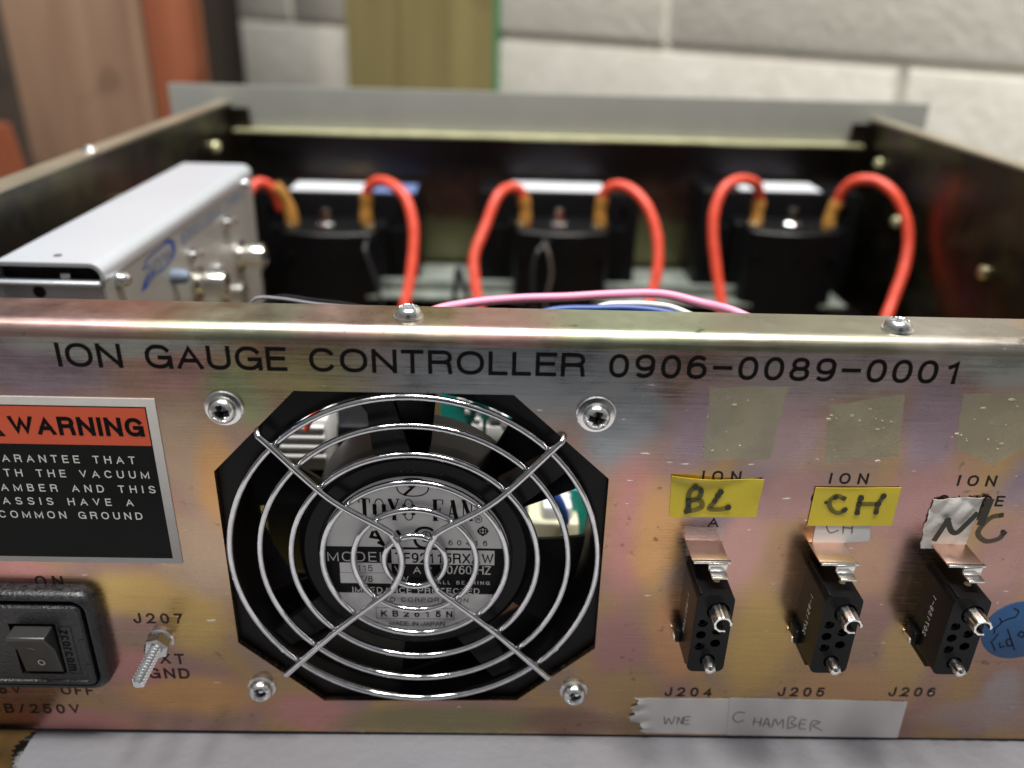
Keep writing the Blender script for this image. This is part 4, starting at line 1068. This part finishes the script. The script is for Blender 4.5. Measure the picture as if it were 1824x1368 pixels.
redwire([(934,362,320), (925,338,319), (905,335,316), (885,352,308), (864,405,298), (845,455,288), (846,500,280), (856,560,270), (868,640,260)], 'red wire looping from the left terminal of the middle meter', [(934,405,320), (936,375,320), (932,350,320)])
redwire([(1072,362,320), (1078,340,319), (1100,330,316), (1128,340,310), (1155,372,302), (1170,420,294), (1172,470,286), (1164,515,280), (1150,560,272), (1120,640,262)], 'red wire looping from the right terminal of the middle meter', [(1069,405,320), (1069,375,320), (1074,350,320)])
redwire([(1352,362,322), (1352,340,320), (1343,325,317), (1318,320,312), (1290,335,306), (1273,375,300), (1270,420,294), (1276,480,286), (1284,540,278), (1292,640,262)], 'red wire looping from the left terminal of the right meter', [(1345,408,320), (1349,382,321), (1353,356,322)])
redwire([(1490,362,320), (1502,338,318), (1525,322,314), (1560,322,308), (1592,345,300), (1612,385,294), (1618,430,288), (1610,480,280), (1592,530,272), (1570,590,262), (1550,660,255)], 'red wire looping from the right terminal of the right meter', [(1474,408,320), (1480,382,320), (1492,358,320)])

def wire(name, pts, r, m, lab_, **k):
    P = [at(u, v, Y=Y) for u, v, Y in pts]; b = B(); b.tube(P, r, 12, sub=8, **k)
    return tag(obj(name, b, m, None, P[len(P)//2]), lab_, 'wire')
wire('pink_wire', [(690,620,40), (760,560,45), (830,541,50), (920,532,54), (1010,529,56), (1100,524,56), (1180,524,54), (1250,540,50), (1310,556,44), (1400,600,36)], 1.25, M_pink, 'thick pink wire arching just behind the top flange')
wire('blue_wire', [(900,583,40), (980,554,44), (1060,550,46), (1130,550,46), (1200,560,44), (1300,590,36)], 1.1, M_blue, 'blue wire lying under the pink wire')
wire('white_wire', [(1000,580,44), (1070,546,50), (1120,541,52), (1170,543,50), (1210,552,48), (1290,590,40)], .8, M_whitew, 'white wire between the pink and the blue wire')
wire('thin_wire', [(440,560,60), (455,532,60), (500,532,60), (560,541,56), (640,550,50), (700,570,45)], .45, M_print_faint, 'thin grey wire beside the lower corner of the silver module')
wire('thin_wire', [(450,560,70), (490,528,70), (560,534,66), (640,545,60), (720,570,50)], .35, M_blackw, 'thin black wire just behind the top flange at the left')
wire('black_lead', [(655,425,306), (650,445,298), (662,480,294), (678,530,290), (690,620,285)], 1.1, M_blackw, 'glossy black lead hanging from the left meter')
wire('black_lead', [(978,430,306), (960,445,298), (950,475,294), (950,530,290), (956,620,285)], 1.1, M_blackw, 'glossy black lead curling in front of the middle meter, left strand')
wire('brown_lead', [(968,430,304), (978,455,298), (982,490,294), (974,530,290), (960,620,285)], .9, simple('brown lead', (.07, .05, .04), .35), 'dull brown lead curling in front of the middle meter, right strand')
wire('black_lead', [(806,560,300), (812,505,296), (816,478,294), (824,500,292), (834,540,290), (840,620,285)], 1.6, simple('grey black lead', (.05, .055, .065), .4), 'black lead standing between the left and the middle meter')
# pale board low between the meters
ib = thing('inner_board', 'pale green board lying low behind the meters', 'circuit board', (60, 330, -42))
b = B(); b.box(-85, 232, 310, 378, -41.5, -40); obj('board', b, M_board, ib)
b = B(); b.rbox(-70, 225, 322, 326, -40, -33, .8); obj('edge_rail', b, M_board, ib)

# ================================================================== SILVER MODULE
mod = thing('silver_module', 'long silver aluminium module with blue logo at the left inside the chassis', 'electronics module', (-117, 155, -50))
X1 = -99.6; X0 = -134.5; Y0, Y1 = 76, 238; Zt = 49.8; Zb = -50
b = B(); r = 4.2; outer = []
for i in range(9):
    a = PI/2*i/8; outer.append((X1-r+r*math.cos(a), Zt-r+r*math.sin(a)))
for i in range(9):
    a = PI/2+PI/2*i/8; outer.append((X0+r+r*math.cos(a), Zt-r+r*math.sin(a)))
inner = [(X1-1.2-(0 if i else 0), Zt-5.2) for i in range(1)]
shell = [(X1, Zt-5.4)]+outer+[(X0, Zb), (X0+1.2, Zb), (X0+1.2, Zt-5)]
ri = 3
for i in range(7):
    a = PI-PI/2*i/6; shell.append((X0+1.2+ri+ri*math.cos(a), Zt-1.2-ri+ri*math.sin(a)))
for i in range(7):
    a = PI/2-PI/2*i/6; shell.append((X1-1.2-ri+ri*math.cos(a), Zt-1.2-ri+ri*math.sin(a)))
shell.append((X1-1.2, Zt-5.4))
b.prism(shell, Y0, Y1); obj('cover', b, M_alu, mod)
b = B(); b.box(X1-1.4, X1-.3, Y0+.5, Y1-.5, Zb, Zt-5.5); obj('label_side', b, M_alu2, mod)
b = B(); z = Zt-7.4
b.rbox(X0+1.4, X1-1.6, Y0+1.2, Y0+2.4, Zb, z, .3); b.rbox(X0+1.3, X1-1.5, Y0-.6, Y0+3, z, z+1.6, .6, 3)
ep = obj('end_plate', b, M_alu, mod)
b = B(); p = at(70, 520, Y=Y0+1.1); b.lathe((p.x, Y0+1.25, p.z), (0, -1, 0), [(0, .1), (2.0, .1), (2.0, 0)], 20); obj('hole', b, M_dark, ep)  # near-black disc on the plate paints the shade of a hole
b = B(); b.box(X0+1.4, X1-1.6, Y0+6, Y0+7, z, Zt-1.4); obj('slot_back', b, M_dark, mod)  # near-black sheet paints the shade inside the slot
b = B(); p = at(118, 492, Y=Y0+3); b.lathe((p.x-1.5, Y0+3, p.z), (1, 0, 0), [(0, 0), (1.0, .3), (1.0, 3), (0, 3.3)], 14); obj('pin', b, M_nickel, mod)
b = B(); p = at(103, 455, Z=Zt); b.lathe((p.x, p.y, Zt+.02), (0, 0, 1), [(0, .05), (1.3, .05), (1.3, 0)], 18); obj('mark', b, M_dark, mod)
b = B(); b.rbox(X0+1.5, X1-1.3, Y1-1.2, Y1-.2, Zb, Zt-2, .2); obj('back_plate', b, M_alu, mod)
Xf = X1-.3
def sp(u, v): return at(u, v, X=Xf)
for (u, v, r, L_, m, nm) in [(425,455,5.6,12,M_nickel,'coax_connector'), (350,503,5.2,12,M_nickel,'coax_connector'), (398,520,4.2,9,M_nickel,'coax_connector'), (400,397,1.8,5,M_zinc,'toggle'), (338,455,1.6,5,M_zinc,'toggle'),
                             (382,478,1.5,4,M_zinc,'toggle'), (308,492,2.8,6,M_logo_grey,'knob'), (210,498,2.4,4,M_zinc,'side_screw'), (433,327,1.8,3,M_zinc,'side_screw')]:
    p = sp(u, v); b = B()
    if nm == 'coax_connector': b.lathe((Xf, p.y, p.z), (1, 0, 0), [(r*1.25, 0), (r*1.25, 1.5), (r*.8, 1.6), (r*.8, 4), (r, 4.1), (r, L_), (r*.8, L_), (r*.8, L_-4), (r*.25, L_-4), (r*.25, L_-1), (0, L_-1)], 28)
    elif nm == 'toggle': b.lathe((Xf, p.y, p.z), (1, 0, .25), [(r*1.6, 0), (r*1.6, 1.5), (r*.7, 1.6), (r, L_), (0, L_+r*.4)], 16)
    else: b.lathe((Xf, p.y, p.z), (1, 0, 0), [(r, 0), (r*.95, L_*.7), (r*.5, L_), (0, L_)], 20)
    obj(nm, b, m, mod)
# printed logo: upright oval with swoosh and lettering upside down
frm = frame((Xf+.04, 0, 0), (0, 1, 0), (0, 0, 1))
b = B(); c = sp(283, 452)
def pth(*q): return [(sp(u, v).y, sp(u, v).z) for u, v in q]
def thin_poly(b, pts, lift): b.add([(Xf+lift, y, z) for y, z in pts], [tuple(range(len(pts)))])
oval = [Vector((sp(u, v).y, sp(u, v).z, 0)) for u, v in [(255,480), (262,462), (280,445), (298,432), (308,430), (312,440), (308,458), (296,475), (278,486), (264,490)]]
oq = spline(oval, 5); ribbon(b, [(q.x, q.y) for q in oq], .8, frm, Vector((0, 0, 0)))
thin_poly(b, pth((289,432), (300,425), (309,427), (313,440), (309,455), (304,462), (307,446), (303,435), (297,431)), .06)
thin_poly(b, pth((251,521), (256,500), (266,486), (276,482), (272,496), (262,512)), .06)
obj('logo', b, M_logo_blue, mod, recalc=False)
b = B()
q = sp(304, 437)
write(b, 'MOORE', 0, 24, 0, 6.0, .17, fr=frame((Xf+.1, q.y-1, q.z-.5), (0,-1,.0), (0,0,-1)))
pa, pc = sp(428, 318), sp(318, 398)
write(b, 'SIGNAL CONDITIONER', 0, pa.y-pc.y, 0, 5.0, .24, fr=frame((Xf+.08, pa.y, Zt-7.5), (0,-1,0), (0,0,-1)))
obj('lettering', b, M_logo_grey, mod, recalc=False)
b = B()
for k in range(4): write(b, 'INPUT OUTPUT'[k:k+9-k], 0, 26, 0, 2.2, .2, fr=frame((Xf+.05, sp(380,400).y+18, sp(380,400).z+3-k*4), (0,-1,0), (0,0,-1)))
obj('lettering', b, M_print_faint, mod, recalc=False)

# ================================================================== BACKGROUND
# block wall, askew behind the bench. Wall line passes W0 with direction WD; faces the camera
W0 = Vector((23.8, 963, 0)); WD = Vector((1, -.93, 0)).normalized(); WN = Vector((-WD.y, WD.x, 0)); WN = -WN if WN.y > 0 else WN  # towards camera
def on_wall(u, v, off=0):
    d = at(u, v, Y=CAM.y+1)-CAM
    t = ((W0+WN*off)-CAM).dot(WN)/d.dot(WN); return CAM+d*t
def wall_s(p): return (p-W0).dot(WD)
ZJ = 80.0
s_left = wall_s(on_wall(430, 100)); s_joint = wall_s(on_wall(1603, 150)); s_joint2 = s_joint-200
wall = bpy.data.objects.new('block_wall', None); col.objects.link(wall); wall.location = (W0*MM); tag(wall, 'white painted concrete block wall behind the chassis', 'wall', kind='structure')
bw = B(); random.seed(3)
def wblock(b, s0, s1, z0, z1):
    """one block face with rounded arrises; slightly uneven"""
    r = 6.0; j = 3.2; dep = 12
    s0 += j; s1 -= j; z0 += j; z1 -= j
    off = random.uniform(-1.5, 1.5)
    L = [(0, -dep), (0, -r), (r*.3, -r*.35), (r, 0)]
    k = len(b.v)
    for (ins, dd) in L:
        for (s_, z) in ((s0+ins, z0+ins), (s1-ins, z0+ins), (s1-ins, z1-ins), (s0+ins, z1-ins)):
            b.v.append(W0*1+WD*s_+WN*(dd+off)+Vector((0, 0, z)))
    for lv in range(3):
        for i in range(4): b.f.append((k+lv*4+i, k+lv*4+(i+1) % 4, k+(lv+1)*4+(i+1) % 4, k+(lv+1)*4+i))
    b.f.append(tuple(k+12+i for i in range(4)))
BL = 700.0; s_joint2 = wall_s(on_wall(1190, 45))
for row in range(-4, 4):
    z0 = ZJ+200*row; base = s_joint if row % 2 else s_joint2
    s = base-BL*6
    while s < s_joint+1400:
        a, c = max(s, s_left), s+BL
        if c > s_left+30: wblock(bw, a, c, z0, z0+200)
        s += BL
obj('blocks', bw, M_block, wall)
bm_ = B(); p0 = W0+WD*s_left-WN*5; p1 = W0+WD*(s_joint+1500)-WN*5
for dz0, dz1, d0, d1 in ((-720, 880, 0, 60),):
    vs = [p+WN*(-d)+Vector((0, 0, z)) for p in (p0, p1) for d in (d0, d1) for z in (dz0, dz1)]
    bm_.add(vs, [(0,1,3,2), (4,6,7,5), (0,4,5,1), (2,3,7,6), (0,2,6,4), (1,5,7,3)])
obj('mortar', bm_, simple('painted mortar', (.52, .49, .42), .7, noise=.1, nscale=40), wall)
# timbers
def upright(name, u0, u1, off, th, m, label, cat='timber', zz=(-700, 800), green=False):
    a, c = on_wall(u0, 100, off), on_wall(u1, 100, off); n = -WN*th
    b = B(); vs = [p+d+Vector((0, 0, z-p.z)) for p in (a, c) for d in (Vector((0,0,0)), n) for z in zz]
    b.add(vs, [(0,1,3,2), (4,6,7,5), (0,4,5,1), (2,3,7,6), (0,2,6,4), (1,5,7,3)])
    t = thing(name, label, cat, ((a.x+c.x)/2, (a.y+c.y)/2, zz[0]))
    obj('board', b, m, t); return t, a, c
t, a, c = upright('pine_post', 619, 878, 12, 9, M_olive, 'yellowish pine post standing against the block wall')
b = B(); e = c+WD*2.0; vs = [p+d+Vector((0, 0, z-p.z)) for p in (c+WD*.3, e) for d in (Vector((0,0,0)), -WN*9) for z in (-700, 800)]
b.add(vs, [(0,1,3,2), (4,6,7,5), (0,4,5,1), (2,3,7,6), (0,2,6,4), (1,5,7,3)]); obj('painted_edge', b, M_green, t)
def slab(name, u0, u1, vr, Y, th, m, label, cat='board'):
    a = at(u0, vr, Y=Y); c = at(u1, vr, Y=Y); b = B(); b.rbox(a.x, c.x, Y, Y+th, -600, 900, 2)
    t = thing(name, label, cat, ((a.x+c.x)/2, Y, -600)); obj('board', b, m, t); return t
slab('plywood_sheet', 22, 268, 120, 905, 18, M_ply, 'pinkish brown plywood sheet at the far left')
slab('dark_board', -120, 21, 120, 903, 22, M_plyd, 'narrow dark board left of the plywood sheet')
slab('timber_stud', 269, 350, 120, 890, 45, M_stud, 'reddish brown timber stud between plywood and the dark gap', 'timber')
slab('dark_gap_sheet', 351, 470, 120, 1500, 20, M_plyd, 'added dark sheet that fills the dark gap beside the block wall')  # added sheet, its dark colour stands in for the darkness of the gap
p = at(0, 270, Y=800)
b = B(); pp = [at(-60, 225, Y=800), at(-8, 225, Y=800), at(26, 320, Y=800), at(50, 420, Y=800), at(-60, 420, Y=800)]
b.prism([(q.x, q.z) for q in pp], 800, 830); t = thing('leaning_offcut', 'orange brown timber offcut at the left picture edge', 'timber', pp[3]); obj('board', b, M_stud, t)

# bench top
bench = B(); NXb, NYb = 60, 60
bench.box(-700, 900, -195, 560, -90, -62)
tag(obj('bench_top', bench, M_foam, None, (100, 300, -62)), 'pale grey bench surface under the chassis', 'surface', kind='structure')
# crumpled packing film along the bench beneath the rear sheet
b = B(); nx, ny = 150, 50; k = 0
for j in range(ny+1):
    for i in range(nx+1):
        x = -104+(i/nx)*380; y = -60+(j/ny)*84
        h = 1.2*math.sin(x*.05+1)*math.sin(y*.11+.5)+.9*math.sin(x*.021-y*.09)+((1.6*math.sin(x*.9+y*.5)*math.sin(y*1.3-x*.4)) if x > 118 else .1*math.sin(x*.8+y))
        b.v.append(Vector((x, y, -58.3+h*(.4 if y < -1 else .15)-(.35 if y > -1 else 0))))
for j in range(ny):
    for i in range(nx): q = j*(nx+1)+i; b.f.append((q, q+1, q+nx+2, q+nx+1))
tag(obj('foam_sheet', b, simple('packing foam', (.16, .16, .175), .45, 0, bump=.3, bscale=350, noise=.06, nscale=30), None, (40, -30, -61), recalc=False, angle=60), 'pale grey packing foam sheet under the rear edge of the chassis', 'foam sheet')
# brown tape with a serrated end
b = B(); e = []
for i in range(40):
    z_ = i/39; e.append((-104.6+(.5 if i % 2 else -.5)+1.2*math.sin(i*.35), -30+29*z_))
k = 0
for lv, z in enumerate((-56.9, -57.2)):
    for (x, y) in [(-160, -30)]+e+[(-160, -1.2)]:
        b.v.append(Vector((x, y, z)))
m_ = 42
b.f.append(tuple(range(m_))); b.f.append(tuple(range(2*m_-1, m_-1, -1)))
for i in range(m_): b.f.append((i, (i+1) % m_, m_+(i+1) % m_, m_+i))
tag(obj('packing_tape', b, simple('brown packing tape', (.06, .035, .012), .25, 0, noise=.7, nscale=60, bump=.8, bscale=60), None, (-120, -15, -58)), 'glossy brown packing tape with a serrated end at the lower left corner', 'packing tape')

# ================================================================== LIGHT
w = bpy.data.worlds.new('World'); sc.world = w; w.use_nodes = True; nt = w.node_tree; N = nt.nodes; L = nt.links
bg = N['Background']; bg.inputs['Strength'].default_value = 1.0
# dim workshop surroundings: pale ceiling, mid walls, dark clothed photographer and floor in front of the sheet
tc = N.new('ShaderNodeTexCoord'); sepv = N.new('ShaderNodeSeparateXYZ'); L.new(tc.outputs['Generated'], sepv.inputs[0])
cr = N.new('ShaderNodeValToRGB'); e = cr.color_ramp.elements
mr = N.new('ShaderNodeMapRange'); mr.inputs[1].default_value = -1; mr.inputs[2].default_value = 1; L.new(sepv.outputs['Z'], mr.inputs[0]); L.new(mr.outputs[0], cr.inputs[0])
e[0].position = .3; e[0].color = (.13, .125, .12, 1); e[1].position = .95; e[1].color = (.30, .31, .33, 1)
q = e.new(.5); q.color = (.15, .145, .135, 1)
nrm = N.new('ShaderNodeVectorMath'); nrm.operation = 'NORMALIZE'; L.new(tc.outputs['Generated'], nrm.inputs[0])
s3 = N.new('ShaderNodeSeparateXYZ'); L.new(nrm.outputs[0], s3.inputs[0])
def mth(op, a, b_=None):
    n_ = N.new('ShaderNodeMath'); n_.operation = op
    for i_, q_ in enumerate((a, b_)):
        if q_ is None: continue
        if isinstance(q_, (int, float)): n_.inputs[i_].default_value = q_
        else: L.new(q_, n_.inputs[i_])
    return n_.outputs[0]
ny = mth('MAXIMUM', mth('MULTIPLY', s3.outputs['Y'], -1), .02)
az = mth('ABSOLUTE', mth('SUBTRACT', mth('DIVIDE', s3.outputs['X'], ny), .02))
m2 = N.new('ShaderNodeMapRange'); m2.interpolation_type = 'SMOOTHSTEP'; m2.inputs[1].default_value = .38; m2.inputs[2].default_value = .17; L.new(az, m2.inputs[0])
m3 = N.new('ShaderNodeMapRange'); m3.interpolation_type = 'SMOOTHSTEP'; m3.inputs[1].default_value = .55; m3.inputs[2].default_value = .3; L.new(s3.outputs['Z'], m3.inputs[0])
m4 = N.new('ShaderNodeMapRange'); m4.inputs[1].default_value = .05; m4.inputs[2].default_value = .2; L.new(mth('MULTIPLY', s3.outputs['Y'], -1), m4.inputs[0])
fac = mth('MULTIPLY', mth('MULTIPLY', m2.outputs[0], m3.outputs[0]), m4.outputs[0])
mx = N.new('ShaderNodeMix'); mx.data_type = 'RGBA'; L.new(fac, mx.inputs[0]); L.new(cr.outputs[0], mx.inputs[6]); mx.inputs[7].default_value = (.02, .021, .024, 1)
L.new(mx.outputs[2], bg.inputs['Color'])

def lamp(name, loc, target, sx, sy, power, colr):
    l = bpy.data.lights.new(name, 'AREA'); l.shape = 'RECTANGLE'; l.size = sx; l.size_y = sy; l.energy = power; l.color = colr
    o = bpy.data.objects.new(name, l); o.location = loc; d = Vector(target)-Vector(loc); o.rotation_euler = d.to_track_quat('-Z', 'Y').to_euler(); col.objects.link(o); return o
for lx in (-.62, -.02, .55): lamp('ceiling_lamp', (lx, -.3, 1.9), (0, .1, 0), .3, .26, 19, (1, .97, .92))
lamp('ceiling_lamp', (.35, -.15, 1.9), (0, .1, 0), .22, .7, 12, (1, .96, .9))
lamp('ceiling_lamp', (.05, .5, 2.1), (0, .3, 0), 1.4, .3, 26, (.84, .92, 1))

# ================================================================== CAMERA
cd = bpy.data.cameras.new('Camera'); cam = bpy.data.objects.new('Camera', cd); col.objects.link(cam); sc.camera = cam
rot = Matrix((RR, UU, -FW)).transposed()
cam.matrix_world = Matrix.Translation(CAM*MM) @ rot.to_4x4()
cd.sensor_width = 36; cd.lens = F_PX/1824*36; cd.clip_start = .005; cd.clip_end = 50
cd.dof.use_dof = True; cd.dof.focus_distance = .194; cd.dof.aperture_fstop = 8
sc.view_settings.view_transform = 'Standard'; sc.view_settings.look = 'None'; sc.view_settings.exposure = 0; sc.view_settings.gamma = 1
sc.cycles.use_denoising = True
sc.cycles.sample_clamp_indirect = 6
sc.cycles.max_bounces = 8
